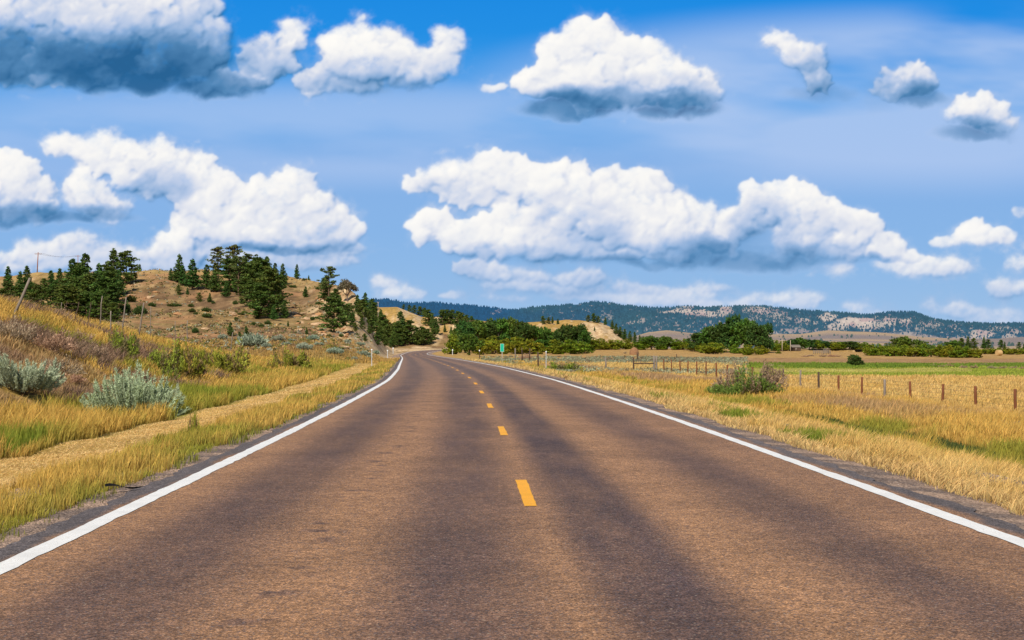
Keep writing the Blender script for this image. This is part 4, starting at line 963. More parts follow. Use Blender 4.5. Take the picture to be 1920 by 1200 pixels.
zone(mead & (Yv+(n3-.5)*8 > 163) & (Yv < 192) & (ta < .30), .12, (.60, .52, .15), (.44, .43, .09), n1, .7)
zone(mead & (Yv+(n3-.5)*8 > 196), .3, (.16, .25, .03), (.24, .33, .04), n1, .9)
dens = keep*np.interp(Yv, [6, 9, 40, 120, 235], [.6, .68, 1, .95, .8])
# the mown and short grass needs more, shorter blades; thin out tall far grass
ok = (hgt > .02) & (rg.uniform(0, 1, cand) < dens) & (ev > .42)
# drop what stands behind the knoll's crest
ok &= ~((Lf) & (ev > 40) & (Yv < 150))
# nothing tall grows through the two big sagebrushes
for (qx, qy, qr) in SAGE_SPOTS: ok &= (np.hypot(Xv-qx, (Yv-qy)*.8) > qr)
X, Y, e_, h_, cc, ln, LL = Xv[ok], Yv[ok], ev[ok], hgt[ok], colr[ok], lean[ok], Lf[ok]
Zg = height(X, Y)
n = len(X); print('blades', n)
h_ = h_*rg.uniform(.55, 1.25, n)
yaw = rg.uniform(0, 6.283, n); wid = (.0028+.00042*Y)*rg.uniform(.7, 1.4, n)
wind = np.stack([rg.normal(.35, .6, n), rg.normal(0, .5, n)], 1)*(h_*ln)[:, None]
sx = np.cos(yaw)*wid*.5; sy = np.sin(yaw)*wid*.5
B0 = np.stack([X, Y, Zg-.02], 1); side = np.stack([sx, sy, 0*sx], 1)
mid = B0+np.stack([wind[:, 0]*.35, wind[:, 1]*.35, h_*.60], 1); tip = B0+np.stack([wind[:, 0], wind[:, 1], h_], 1)
strip_ = (h_ < .07)[:, None]; var = np.where(strip_, rg.uniform(.88, 1.12, (n, 1)), rg.uniform(.74, 1.26, (n, 1))); cc = cc*var; cc[:, 0] *= rg.uniform(.92, 1.1, n)
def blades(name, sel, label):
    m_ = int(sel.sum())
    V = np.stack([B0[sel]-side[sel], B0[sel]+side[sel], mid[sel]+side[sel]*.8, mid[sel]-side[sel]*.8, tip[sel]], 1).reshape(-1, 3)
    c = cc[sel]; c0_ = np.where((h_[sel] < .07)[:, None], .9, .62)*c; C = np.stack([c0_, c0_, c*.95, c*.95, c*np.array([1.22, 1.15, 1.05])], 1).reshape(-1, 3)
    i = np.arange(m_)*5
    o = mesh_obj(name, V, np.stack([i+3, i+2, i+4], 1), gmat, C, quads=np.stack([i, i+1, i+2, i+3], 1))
    tag(o, label, 'grass', None, 'stuff')
blades('verge_grass', LL & (e_ < 4.7), 'short golden and olive grass with mown straw strip left of the road')
blades('ditch_grass', LL & (e_ >= 4.7) & (e_ < 9), 'tall yellow-green grass in the ditch left of the road')
blades('bank_grass', LL & (e_ >= 9), 'dry golden and brownish grass covering the left bank')
blades('roadside_grass', (~LL) & (e_ < 8.2), 'bright straw-coloured grass along the right edge of the road')
blades('field_grass', (~LL) & (e_ >= 8.2), 'dry golden and mauve grass around the right fence')
# grey sage scrub on the flat behind the right verge, too many plants to count
V = []; C = []
N = 5200
px_ = rg.uniform(900, 1400, N); py_ = rg.uniform(0, 1, N)
Yp = 1/(rg.uniform(1/330., 1/128., N)); Xp = (px_-960)/F*Yp
sp_ = lateral(Xp, Yp); okp = (sp_ > HW+6) & (fbm(Xp*.05, Yp*.04, 3, 301) > .40) & ~((px_ > 1180) & (Yp < 150))
Xp, Yp = Xp[okp], Yp[okp]; Zp = height(Xp, Yp); n = len(Xp); per = 24
size = rg.uniform(.2, .55, n)
d = rg.normal(size=(n*per, 3)); d /= np.linalg.norm(d, axis=1, keepdims=True); d[:, 2] = np.abs(d[:, 2])
cen = np.repeat(np.stack([Xp, Yp, Zp], 1), per, 0)+d*(np.repeat(size, per)*rg.uniform(.4, 1, n*per))[:, None]*np.array([1, 1, .85])
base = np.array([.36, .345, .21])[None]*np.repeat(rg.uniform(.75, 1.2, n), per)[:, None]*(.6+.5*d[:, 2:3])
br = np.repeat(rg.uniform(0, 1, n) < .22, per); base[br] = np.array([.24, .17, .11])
rng = rg
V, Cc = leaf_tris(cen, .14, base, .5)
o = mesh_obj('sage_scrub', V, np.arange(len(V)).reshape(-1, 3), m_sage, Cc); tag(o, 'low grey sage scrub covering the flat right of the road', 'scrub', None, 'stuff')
# ================================================================== far ranges
CL = [(1292,585,48,4,.9),(1330,589,26,5,.8),(1362,583,14,6,.8),(1398,583,9,5,.5),(1425,583,20,6,.8),(1455,590,16,8,.6),(1290,576,10,3,.7),(1416,597,12,6,.45),(1470,600,10,8,.5),(1500,603,12,5,.45),(1552,595,15,6,.9),(1513,602,10,4,.8),(1606,604,34,8,1.0),(1628,610,26,7,.8),(1568,613,14,6,.8),(1640,598,9,5,.6),(1665,602,12,8,.85),(1700,604,11,5,.8),(1745,608,16,5,.6),(1700,626,10,5,.6),(1790,611,12,4,.5),(1722,618,10,5,.4),(1840,628,22,7,.9),(1880,616,20,5,.6),(1905,622,12,4,.7),(1893,630,10,5,.6),(1800,632,10,4,.5),(1545,622,16,5,.7),(1203,601,6,5,.6),(1185,605,10,2,.6),(1100,581,10,2,.4),(1140,596,12,3,.3),(930,586,8,3,.5),(1135,594,10,5,.35),(1480,619,16,4,.6),(1505,620,14,4,.5)]
SKY_R = [(400,575),(640,566),(700,562),(725,562),(742,564),(765,569),(790,568),(815,567),(850,571),(890,574),(920,577),(955,582),(985,579),(1015,575),(1045,573),(1085,571),(1098,568),(1110,565),(1125,567),(1148,569),(1165,573),(1192,575),(1215,577),(1240,578),(1262,576),(1280,574),(1300,575),(1330,577),(1352,575),(1400,574),(1440,575),(1475,579),(1500,581),(1525,583),(1560,585),(1600,588),(1625,591),(1645,589),(1665,586),(1700,585),(1718,586),(1735,594),(1760,600),(1800,604),(1850,607),(1885,607),(1920,607),(2000,606),(2300,610),(2600,615)]
aa = np.arange(500, 2500, 1.2); qq = np.linspace(0, 1, 110)
PX, QQ = np.meshgrid(aa, qq)
ysk = ip(PX, SKY_R)+(fbm(PX*.03, PX*0, 3, 401)-.5)*1.5
Yd = 4700+2100*QQ
ybot = 645.0
prof = QQ**.85
rid = (np.abs(fbm(PX*.022, QQ*2.2, 5, 402)-.5)*2)
bump = (rid-.3)*9*np.sin(np.pi*np.clip(QQ, 0, 1))**.8*(1-.0*QQ)
yp = ybot+(ysk-ybot)*prof+bump
yp = np.where(QQ > .97, ysk, yp)
Xr = (PX-960)/F*Yd; Zr = CAMH+(HZ-yp)*Yd/F
def cliff(px, py):
    c = np.zeros(px.shape)
    wx = (fbm(px*.09, py*.16, 4, 411)-.5)*16; wy = (fbm(px*.09, py*.16, 4, 412)-.5)*9
    for (x, y, rx, ry, k) in CL:
        c = np.maximum(c, k*sst(1.9, .8, ((px+wx-x)/rx)**2+((py+wy-y)/ry)**2))
    spk = sst(.60, .70, fbm(px*.22, py*.30, 4, 413))*sst(588, 602, py)*sst(1180, 1320, px)*.75
    spk2 = sst(.66, .74, fbm(px*.16, py*.30, 4, 414))*.5*sst(980, 1060, px)
    return np.maximum(c, np.maximum(spk, spk2))
cf = cliff(PX, yp)
tone = fbm(PX*.35, yp*.6, 4, 421); big = fbm(PX*.012, QQ*3, 4, 422)
leftd = sst(1010, 930, PX)
forest = np.array([.012, .060, .115]); forest2 = np.array([.026, .078, .095]); fl = np.array([.006, .055, .130])  # forest greens with the blue of distance haze mixed in
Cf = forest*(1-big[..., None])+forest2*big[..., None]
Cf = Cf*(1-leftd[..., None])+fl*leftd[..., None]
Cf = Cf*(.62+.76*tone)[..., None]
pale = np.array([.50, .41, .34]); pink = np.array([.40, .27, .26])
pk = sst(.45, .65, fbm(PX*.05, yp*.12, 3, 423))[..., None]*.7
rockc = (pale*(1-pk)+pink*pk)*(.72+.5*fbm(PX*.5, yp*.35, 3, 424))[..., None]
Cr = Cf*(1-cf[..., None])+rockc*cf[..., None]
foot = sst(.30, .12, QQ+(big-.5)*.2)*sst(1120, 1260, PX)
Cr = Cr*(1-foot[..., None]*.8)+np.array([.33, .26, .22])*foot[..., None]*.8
mm, nt, b = newmat('far_hills', .95, .0); t = NT(nt)
at = t.n('ShaderNodeAttribute', attribute_name='Col').outputs['Color']; t.l(at, b.inputs['Base Color'])
b.inputs['Emission Color'].default_value = (.16, .30, .50, 1); b.inputs['Emission Strength'].default_value = .13  # even blue glow stands in for haze in front of the range
nA = len(aa); idx = (np.arange(len(qq)-1)[:, None]*nA+np.arange(nA-1)[None, :]).ravel()
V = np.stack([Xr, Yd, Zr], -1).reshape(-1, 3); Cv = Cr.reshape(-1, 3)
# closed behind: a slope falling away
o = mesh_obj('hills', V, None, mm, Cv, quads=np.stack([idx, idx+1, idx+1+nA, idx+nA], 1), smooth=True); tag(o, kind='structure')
# far woods on the range: reads as one mass
rg = np.random.default_rng(501); N = 26000
ui = rg.uniform(0, nA-1.001, N); vi = np.sqrt(rg.uniform(.0, 1, N))*(len(qq)-1.001)
i0 = ui.astype(int); j0 = vi.astype(int); cfl = cf[j0, i0]; ft = foot[j0, i0]
okk = rg.uniform(0, 1, N) > np.maximum(cfl*.93, ft*.93)
i0, j0, fu, fv = i0[okk], j0[okk], (ui-i0)[okk], (vi-j0)[okk]
def bil(G): return (G[j0, i0]*(1-fu)+G[j0, i0+1]*fu)*(1-fv)+(G[j0+1, i0]*(1-fu)+G[j0+1, i0+1]*fu)*fv
bx, by, bz = bil(Xr), bil(Yd), bil(Zr); n = len(bx)
hh = rg.uniform(5, 10, n); ww = hh*rg.uniform(.4, .65, n)
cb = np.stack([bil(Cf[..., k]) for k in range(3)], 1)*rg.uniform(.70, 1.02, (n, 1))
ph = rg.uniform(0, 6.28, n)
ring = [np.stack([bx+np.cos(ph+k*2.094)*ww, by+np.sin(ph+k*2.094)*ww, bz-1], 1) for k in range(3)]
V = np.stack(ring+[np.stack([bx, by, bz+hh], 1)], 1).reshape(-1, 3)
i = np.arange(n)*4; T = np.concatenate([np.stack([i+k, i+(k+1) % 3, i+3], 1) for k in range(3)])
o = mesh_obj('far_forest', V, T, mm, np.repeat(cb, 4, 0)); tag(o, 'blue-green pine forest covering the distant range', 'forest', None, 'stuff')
# scattered dark trees on the tan foothills
N = 500; fx = rg.uniform(1200, 2050, N); fY = rg.uniform(1400, 4100, N); keepf = fbm(fx*.02, fY*.002, 3, 511) > .5; fx, fY = fx[keepf], fY[keepf]
FX = (fx-960)/F*fY; FZ = height(FX, fY); n = len(FX); hh = rg.uniform(3, 7, n); ww = hh*.45; ph = rg.uniform(0, 6, n)
ring = [np.stack([FX+np.cos(ph+k*1.2566)*ww, fY+np.sin(ph+k*1.2566)*ww, FZ-.3], 1) for k in range(5)]
mid_ = [np.stack([FX+np.cos(ph+k*1.2566)*ww*.8, fY+np.sin(ph+k*1.2566)*ww*.8, FZ+hh*.6], 1) for k in range(5)]
V = np.stack(ring+mid_+[np.stack([FX, fY, FZ+hh], 1)], 1).reshape(-1, 3); i = np.arange(n)*11
T = np.concatenate([np.stack([i+5+k, i+5+(k+1) % 5, i+10], 1) for k in range(5)]); Q = np.concatenate([np.stack([i+k, i+(k+1) % 5, i+5+(k+1) % 5, i+5+k], 1) for k in range(5)])
o = mesh_obj('foothill_scrub', V, T, mm, np.repeat(np.array([[.05, .075, .055]])*rg.uniform(.7, 1.3, (n, 1)), 11, 0), quads=Q); tag(o, 'tiny dark trees scattered on the tan foothills', 'scrub', None, 'stuff')
# ================================================================== fences, posts, signs, poles
import bmesh
wood_red = plainmat('rusty_brown_wood', (.17, .062, .028), .85, 6, .5, .4, .15, (1, 1, .15))
wood_grey = plainmat('weathered_grey_wood', (.22, .18, .145), .9, 8, .45, .5, .1, (1, 1, .12))
wood_dark = plainmat('dark_brown_wood', (.085, .055, .040), .9, 6, .45, .4, .1, (1, 1, .15))
wire_m = plainmat('rusty_wire', (.16, .11, .085), .6, 30, .3, .0, .4)
steel = plainmat('galvanised_steel', (.55, .56, .56), .5, 12, .12, .05, .5)
whitep = plainmat('white_reflector', (.80, .81, .80), .45, 10, .06, .0, .5)
def tube_path(pts, r0, r1=None, n=8, cap=True):
    r1 = r0 if r1 is None else r1; m_ = len(pts); V = []; Q = []
    for k, p_ in enumerate(pts):
        p_ = np.array(p_, float); d = np.array(pts[min(k+1, m_-1)], float)-np.array(pts[max(k-1, 0)], float); d /= np.linalg.norm(d)+1e-9
        u = np.cross(d, [0, 1, .01] if abs(d[1]) < .9 else [0, 0, 1]); u /= np.linalg.norm(u); v = np.cross(d, u)
        th = np.arange(n)*2*math.pi/n; r_ = r0+(r1-r0)*k/max(m_-1, 1)
        V.append(p_+r_*(np.cos(th)[:, None]*u+np.sin(th)[:, None]*v))
    for k in range(m_-1):
        i = np.arange(n); j = (i+1) % n; Q.append(np.stack([k*n+i, k*n+j, (k+1)*n+j, (k+1)*n+i], 1))
    V = np.vstack(V); T = []
    if cap:
        c0 = len(V); V = np.vstack([V, np.array(pts[0], float), np.array(pts[-1], float)]); i = np.arange(n); j = (i+1) % n
        T = np.vstack([np.stack([j, i, np.full(n, c0)], 1), np.stack([(m_-1)*n+i, (m_-1)*n+j, np.full(n, c0+1)], 1)])
    return V, T, np.vstack(Q)
def tube(name, pts, r0, mat, parent=None, r1=None, n=8):
    V, T, Q = tube_path(pts, r0, r1, n); return mesh_obj(name, V, T, mat, None, quads=Q, parent=parent)
def box(name, x0, x1, y0, y1, z0, z1, mat, parent=None):
    V = [(x, y, z) for z in (z0, z1) for y in (y0, y1) for x in (x0, x1)]
    return mesh_obj(name, V, None, mat, None, quads=[(0, 2, 3, 1), (4, 5, 7, 6), (0, 1, 5, 4), (2, 6, 7, 3), (0, 4, 6, 2), (1, 3, 7, 5)], parent=parent)
def postpts(x, y, z0, z1, dx=0, dy=0, wob=.01):
    return [(x+dx*u+rr.uniform(-wob, wob), y+dy*u, z0+(z1-z0)*u) for u in (0, .33, .66, 1)]
def wires(parent, tops, bases, levels, sag=.02):
    for lv in levels:
        pts = []
        for k in range(len(tops)):
            a = bases[k]+(tops[k]-bases[k])*lv
            pts.append(a)
            if k < len(tops)-1:
                b_ = bases[k+1]+(tops[k+1]-bases[k+1])*lv; mm_ = (a+b_)/2; mm_[2] -= sag*rr.uniform(.6, 1.8); pts.append(mm_)
        tube('wire', pts, .0045, wire_m, parent, n=4)
# right-hand wire fence: posts about five metres apart, running away beside the road
PR = [(2045,751),(1970,740),(1904,729.5),(1829,724),(1766,720),(1706,715),(1658.6,711),(1615,707),(1572,704),(1535,697.5),(1500,694),(1468.6,691),(1438.4,689.6),(1411,688),(1385.6,686.5),(1364,684),(1343,680),(1323.6,678),(1306,677.6),(1290,677),(1275,676.6),(1259.4,674),(1245,673)]
X0, Y0, _ = P(PR[2][0], PR[2][1], 65); Xn, Yn, _ = P(PR[-1][0], PR[-1][1], 165)
root = empty('wire_fence', (X0, Y0, gz(X0, Y0))); tag(root, 'long wire fence with rusty brown posts in the dry field', 'fence')
tops = []; bases = []
for k, (x, yt) in enumerate(PR):
    a_ = (x-960)/F; ddx = Xn-X0; ddy = Yn-Y0
    # where the sight line meets the straight fence line seen from above
    u = (a_*Y0-X0)/(ddx-a_*ddy); Yk = Y0+ddy*u; Xk = a_*Yk
    zt = P(x, yt, Yk)[2]; zg = gz(Xk, Yk); zt = max(zt, zg+.85)
    if zt-zg > 1.7: zt = zg+1.45
    mat_ = wood_grey if k in (10, 6) else (wood_dark if k in (11, 9, 12) else wood_red)
    dx_ = rr.uniform(-.05, .05)
    pts = postpts(0, 0, -.35, zt-zg, dx_, rr.uniform(-.04, .04)); c0 = np.array([Xk, Yk, zg])
    V, T, Q = tube_path([tuple(np.array(p_)+c0-np.array([X0, Y0, gz(X0, Y0)])) for p_ in pts], rr.uniform(.062, .08), rr.uniform(.058, .07), 9)
    o = mesh_obj('post', V, T, mat_, None, quads=Q, parent=root)
    if k == 10: o['label'] = 'weathered grey post'
    bb = c0-np.array([X0, Y0, gz(X0, Y0)]); bases.append(bb); tops.append(bb+np.array([dx_, 0, zt-zg]))
wires(root, tops, bases, (.35, .58, .78, .95))
# brace and gate posts at its far end
g0 = P(1188, 686, 172); gb = np.array([g0[0], 172, gz(g0[0], 172)])
root = empty('fence_brace', gb); tag(root, 'low wooden rail between grey posts at the far end of the wire fence', 'fence')
for x, r_, mt in ((1188, .09, wood_dark), (1226.5, .13, wood_grey), (1231, .11, wood_grey)):
    q = P(x, 680, 172); zt = P(x, 670 if x < 1200 else 667, 172)[2]
    tube('post', postpts(q[0]-gb[0], 0, -.3, zt-gb[2], wob=.005), r_, mt, root, r_*.9)
zr = P(1200, 681.5, 172)[2]-gb[2]
tube('rail', [(0, -.06, zr+.02), (P(1226, 680, 172)[0]-gb[0], -.06, zr)], .06, wood_dark, root)
# lone posts in the fields and old posts among the sage
for (x, yt, yb, Yk, lab) in [(1268.7,665,672,300,'single dark post standing alone in the far yellow field'),(1136,670,683,150,'short grey post in the sage left of the fence brace'),(1009,660,673,160,'dark post in the sage behind the reflector post'),(993,653,662,230,'thin grey stake left of the dark post in the sage'),(979,652,662,230,'pale leaning stake between the green sign and the dark post'),(966,653,661,235,'short pale stake closest right of the green sign'),(1195,660,669,270,'thin dark stake in the field below the haystack')]:
    q = P(x, yb, Yk); zg = gz(q[0], Yk); zt = P(x, yt, Yk)[2]
    o = tube('post', [(0, 0, -.3), (0.01, 0, (zt-zg)*.5), (rr.uniform(-.06, .06), 0, max(zt-zg, .9))], .085 if Yk < 200 else .10, wood_dark if 'dark' in lab else wood_grey, None, .08, 7)
    o.location = (q[0], Yk, zg); tag(o, lab, 'post')
# old leaning fence along the crest of the left bank: (base x, top x, top row, distance, radius)
PL = [(24,55,521,66,.085,0),(73,77,560,74,.03,1),(113,115,567,84,.03,2),(139,147,566,81,.035,3),(163,170,567,84,.035,4),(187,191,555,87,.045,5),(207,207,583,86,.05,6),(228,236,534,90,.055,7),(260,269,558,94,.06,8),(282,282,574,100,.03,9),(328,328,602,112,.035,10),(351,351,601,118,.05,11),(431,436,602,140,.05,12)]
q = P(24, 575, 66); org = np.array([q[0], 66, gz(q[0], 66)])
root = empty('old_fence', org); tag(root, 'old barbed wire fence with crooked grey posts along the left bank', 'fence')
tops = []; bases = []
for (xb, xt, yt, Yk, r_, i_) in PL:
    q = P(xb, 590, Yk); zg = gz(q[0], Yk); tp = P(xt, yt, Yk); hgt_ = tp[2]-zg
    if hgt_ < .8: tp = (tp[0], tp[1], zg+.9)
    if hgt_ > 2.3: tp = (tp[0], tp[1], zg+2.2)
    b0 = np.array([q[0], Yk, zg])-org; t0 = np.array([tp[0], Yk+.1, tp[2]])-org
    dv_ = (t0-b0); pts = [b0-dv_/np.linalg.norm(dv_)*.3, b0+dv_*.4+np.array([rr.uniform(-.03, .03), 0, 0]), b0+dv_*.75+np.array([rr.uniform(-.03, .03), 0, 0]), t0]
    o = tube('post', pts, r_*.8, wood_grey if i_ not in (1, 3, 4) else wood_dark, root, r_*.65, 8)
    if i_ == 0: o['label'] = 'thick grey post leaning far to the right'
    nrm = min(1.15/max(np.linalg.norm(dv_), .1), 1); bases.append(b0); tops.append(b0+dv_*nrm)
wires(root, tops, bases, (.35, .65, .95), .04)
# roadside delineators
def delineator(x, yb, yt, lab, dark=False, diamond=False, sgn=0, Y=None):
    if Y is None: X_, Y_, Z_ = hit(x, yb, 40, 700)
    else: Y_ = Y; X_ = (x-960)/F*Y; Z_ = gz(X_, Y_)
    h = P(x, yt, Y_)[2]-Z_; h = min(max(h, 1.0), 1.9)
    e = empty('delineator_post', (X_, Y_, Z_)); tag(e, lab, 'marker post', 'roadside marker posts')
    w_ = max(.035, .00023*Y_)
    # a flanged steel post
    V = [(-w_, 0), (-w_*.4, -.02), (w_*.4, -.02), (w_, 0), (w_*.4, .01), (-w_*.4, .01)]
    n = 6; vv = [(a, c, z) for z in (-.3, h) for a, c in V]; i = np.arange(n)
    mesh_obj('post', vv, None, wood_dark if dark else steel, None, quads=np.stack([i, (i+1) % n, (i+1) % n+n, i+n], 1), parent=e)
    s_ = max(.06, .00045*Y_)
    if diamond: pts = [(0, -s_*1.25), (s_*1.25, 0), (0, s_*1.25), (-s_*1.25, 0)]
    else: pts = [(math.cos(k*math.pi/6)*s_*.9, math.sin(k*math.pi/6)*s_*1.1) for k in range(12)]
    n = len(pts); vv = [(a, -.03, h-.02+c) for a, c in pts]+[(a, -.045, h-.02+c) for a, c in pts]
    bm = bmesh.new(); vs_ = [bm.verts.new(p_) for p_ in vv]; bm.faces.new(vs_[:n]); bm.faces.new(vs_[n:][::-1])
    for k in range(n): bm.faces.new((vs_[k], vs_[k+n], vs_[(k+1) % n+n], vs_[(k+1) % n]))
    me = bpy.data.meshes.new('reflector'); bm.to_mesh(me); bm.free(); me.materials.append(whitep); link(bpy.data.objects.new('reflector', me), e)
delineator(697, 687.5, 655, 'white marker post nearest on the left verge of the road')
delineator(726.5, 672, 657, 'second white marker post on the left verge, smaller and farther')
delineator(737, 664, 652, 'third white marker post on the left verge before the bend')
delineator(899, 677, 657, 'dark marker post with pale top left of the green sign', dark=True)
delineator(848.5, 665.5, 656, 'small white marker post right of the bend before the grove')
delineator(1024, 696, 656, 'white diamond marker post on the right verge by the green shrub', diamond=True)
# green mile marker
gmt = plainmat('sign_green', (.0, .42, .26), .4, 4, .06, .0, .5)
X_, Y_, Z_ = hit(941.5, 681, 60, 400); e = empty('road_sign', (X_, Y_, Z_)); tag(e, 'small green upright road sign on a thin steel post', 'road sign')
zt = P(942, 644.5, Y_)[2]-Z_; zb = P(942, 659.5, Y_)[2]-Z_; wx = 3.4/F*Y_
tube('post', [(0, .03, -.3), (0, .03, zt-.1)], .035, steel, e)
bm = bmesh.new(); bmesh.ops.create_cube(bm, size=1)
for v in bm.verts: v.co = Vector((v.co.x*wx*2, v.co.y*.012-.02, v.co.z*(zt-zb)+(zt+zb)/2))
me = bpy.data.meshes.new('panel'); bm.to_mesh(me); bm.free(); me.materials.append(gmt); pn = link(bpy.data.objects.new('panel', me), e)
# white border and two stacked marks, as faint in the photograph as here
def frame(name, x0, x1, z0, z1, t_, y):
    V = [(x0, y, z0), (x1, y, z0), (x1, y, z1), (x0, y, z1), (x0+t_, y, z0+t_), (x1-t_, y, z0+t_), (x1-t_, y, z1-t_), (x0+t_, y, z1-t_)]
    return mesh_obj(name, V, None, whitep, None, quads=[(0, 1, 5, 4), (1, 2, 6, 5), (2, 3, 7, 6), (3, 0, 4, 7)], parent=pn)
frame('border', -wx*.96, wx*.96, zb+.01, zt-.01, .02, -.030)
# utility poles
def pole(x, yb, yt, Yk, arm, lab, mat, lean=0, r_=.13, armr=None):
    X_ = (x-960)/F*Yk; zg = gz(X_, Yk); zt = P(x, yt, Yk)[2]; e = empty('utility_pole', (X_, Yk, zg)); tag(e, lab, 'utility pole')
    h = zt-zg; tube('pole', [(0, 0, -.5), (lean*.5, 0, h*.5), (lean, 0, h)], r_*1.15, mat, e, r_*.8)
    ends = []
    if arm:
        o = box('crossarm', lean-arm, lean+arm, -.05, .05, h-.50, h-.40, mat, e)
        for u in (-.92, -.4, .4, .92):
            tube('insulator', [(lean+arm*u, 0, h-.38), (lean+arm*u, 0, h-.16)], .05, steel, o, n=6); ends.append(np.array([X_+lean+arm*u, Yk, zg+h-.18]))
    return ends
pole_red = plainmat('reddish_pole_wood', (.30, .13, .08), .9, 5, .3, .2, .1)
pole_pale = plainmat('pale_pole_wood', (.42, .34, .25), .9, 5, .3, .2, .1)
e1 = pole(69, 522, 473, 392, .9, 'reddish utility pole with crossarm on the hill skyline at left', pole_red, .25)
e2 = pole(145.5, 500, 478, 560, 1.1, 'farther utility pole whose crossarm rises above the left pine cluster', pole_red, 0)
root = empty('power_line', tuple(e1[0])); tag(root, 'thin power lines strung between the skyline utility poles', 'power line')
for b_, c_ in zip(e1, e2):
    pts = []
    for s_, t__ in ((b_, c_),):
        for k in range(7):
            u = k/6; q = s_*(1-u)+t__*u; q = q.copy(); q[2] -= 1.6*4*u*(1-u)*.5; pts.append(tuple(q-e1[0]))
    tube('wire', pts, .011, wire_m, root, n=4)
pole(1466.5, 660, 637, 640, 0, 'left one of two bare pale poles beside the old shed', pole_pale, 0, .16)
pole(1482, 659, 638, 640, 0, 'right one of two bare pale poles beside the old shed', pole_pale, 0, .16)
X_ = (709-960)/F*745; zg = gz(X_, 745); e = empty('mast', (X_, 745, zg)); tag(e, 'small pale mast on the grassy ridge beyond the bend', 'mast')
zt = P(709, 565, 745)[2]-zg; tube('pole', [(0, 0, -.3), (0, 0, zt-.5)], .09, pole_pale, e)
tube('head', [(-.5, 0, zt-.2), (0, 0, zt-.9), (.5, 0, zt-.2)], .09, pole_pale, e)
# old shed
def at_(x, Y): X_ = (x-960)/F*Y; return X_, Y, gz(X_, Y)
x_, y_, z_ = at_(1490, 650); e = empty('old_shed', (x_, y_, z_), .3); tag(e, 'small dark old shed under the trees behind the poles', 'shed')
w_, d_, h_ = 2.0, 1.5, 1.6
bm = bmesh.new()
for i in range(14):
    pass
V = [(-w_, -d_, 0), (w_, -d_, 0), (w_, d_, 0), (-w_, d_, 0), (-w_, -d_, h_), (w_, -d_, h_), (w_, d_, h_), (-w_, d_, h_), (-w_, 0, h_+.9), (w_, 0, h_+.9)]
mesh_obj('wall', V, [(0+3, 7, 8), (3, 8, 4), (3, 4, 0), (1, 5, 9), (1, 9, 6), (1, 6, 2)], wood_dark, None, quads=[(0, 1, 5, 4), (2, 3, 7, 6)], parent=e)
V = [(-w_-.2, -d_-.25, h_-.10), (w_+.2, -d_-.25, h_-.10), (w_+.2, 0, h_+1.0), (-w_-.2, 0, h_+1.0), (w_+.2, d_+.25, h_-.10), (-w_-.2, d_+.25, h_-.10)]
rf = mesh_obj('roof', V, None, wood_grey, None, quads=[(0, 1, 2, 3), (3, 2, 4, 5)], parent=e)
box('door', -.45, .35, -d_-.03, -d_-.005, 0, 1.4, wood_grey, e)
# grey timber pens
x_, y_, z_ = at_(1525, 560); e = empty('corral', (x_, y_, z_)); tag(e, 'low grey timber pen in the dry field before the far trees', 'corral')
L_ = 32/F*560
for k in range(9):
    xx = L_*k/8; zz = gz(x_+xx, y_)-z_; tube('post', [(xx, 0, zz-.3), (xx, 0, zz+1.45)], .09, wood_grey, e, n=6)
for lv in (.45, .85, 1.25):
    tube('rail', [(L_*k/8, -.1, gz(x_+L_*k/8, y_)-z_+lv+.03*math.sin(k*7)) for k in range(9)], .09, wood_grey, e, n=5)
x_, y_, z_ = at_(1549, 540); e = empty('loading_pen', (x_, y_, z_)); tag(e, 'taller pale board pen at the right end of the timber corral', 'corral')
for k in range(3):
    tube('post', [(-1+k, 0, -.3), (-1+k, 0, 1.9)], .08, wood_grey, e, n=6)
for lv in (.3, .75, 1.2, 1.65): box('board', -1.1, 1.1, -.13, -.09, lv, lv+.26, wood_grey, e)
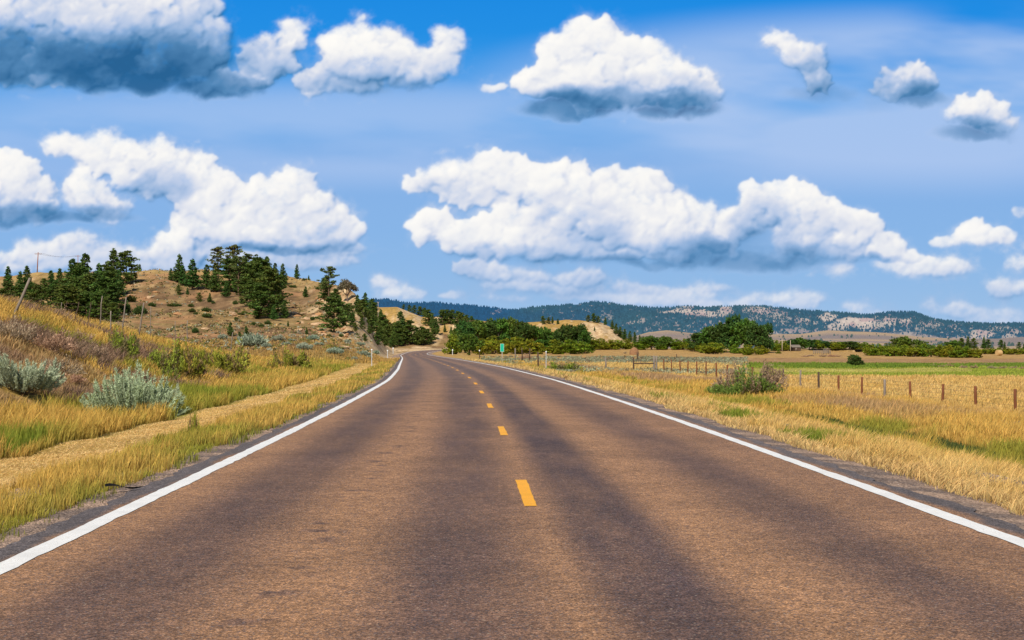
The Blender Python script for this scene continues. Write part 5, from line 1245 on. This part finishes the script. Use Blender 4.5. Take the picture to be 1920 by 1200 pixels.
# haystack and round bale
x_, y_, z_ = at_(1189, 480); hay = plainmat('old_hay', (.27, .145, .075), .95, 3, .45, .8, .05)
bm = bmesh.new(); bmesh.ops.create_icosphere(bm, subdivisions=4, radius=1)
for v in bm.verts:
    x, y, z = v.co; k = 1+.12*float(vnoise(np.array([x*4+9]), np.array([z*4+y*3]), 5)[0]); zz = max(z, -.25)
    v.co = Vector((x*1.45*k*(1-.12*zz), y*1.2*k, (zz*1.9)*k+.3))
me = bpy.data.meshes.new('haystack'); bm.to_mesh(me); bm.free(); me.materials.append(hay); put('haystack', me, x_, y_, z_, 0, 1, 'rounded reddish brown haystack before the green bushes', 'haystack')
x_, y_, z_ = hit(1873, 667, 200, 900); hay2 = plainmat('straw_bale', (.52, .34, .15), .95, 6, .3, .6, .05)
bm = bmesh.new(); bmesh.ops.create_cone(bm, cap_ends=True, segments=28, radius1=.85, radius2=.85, depth=1.6)
bmesh.ops.rotate(bm, verts=bm.verts, cent=(0, 0, 0), matrix=__import__('mathutils').Matrix.Rotation(math.pi/2, 3, 'Y'))
bmesh.ops.bevel(bm, geom=[e_ for e_ in bm.edges if len(e_.link_faces) == 2 and e_.calc_face_angle(0) > 1], offset=.12, segments=2, affect='EDGES')
me = bpy.data.meshes.new('round_bale'); bm.to_mesh(me); bm.free(); me.materials.append(hay2); put('round_bale', me, x_, y_, z_+.78, .4, 1, 'round straw bale in the stubble field at far right', 'hay bale')

# a strip of shed tyre rubber on the left shoulder
X_, Y_, Z_ = hit(233, 926, 12, 40); rub = plainmat('tyre_rubber', (.02, .02, .021), .7, 30, .3, .4)
bm = bmesh.new(); n_ = 12; rows = []
for k in range(n_+1):
    u = k/n_; x = (u-.5)*.42; y = .05*math.sin(u*3.1)+.02*math.sin(u*9); wv = .05*(1-.5*abs(u-.5))*rr.uniform(.7, 1.2)
    rows.append([bm.verts.new((x, y+s_*wv, .03+.035*math.sin(u*5+1)*(1 if s_ > 0 else .3))) for s_ in (-1, -.2, .5, 1)])
for a_, b_ in zip(rows, rows[1:]):
    for i in range(3): bm.faces.new((a_[i], b_[i], b_[i+1], a_[i+1]))
bmesh.ops.solidify(bm, geom=bm.faces[:], thickness=.012)
me = bpy.data.meshes.new('rubber_scrap'); bm.to_mesh(me); bm.free(); me.materials.append(rub)
put('rubber_scrap', me, X_, Y_, Z_+.05, .35, 1, 'curled black scrap of tyre rubber on the left gravel shoulder', 'debris')
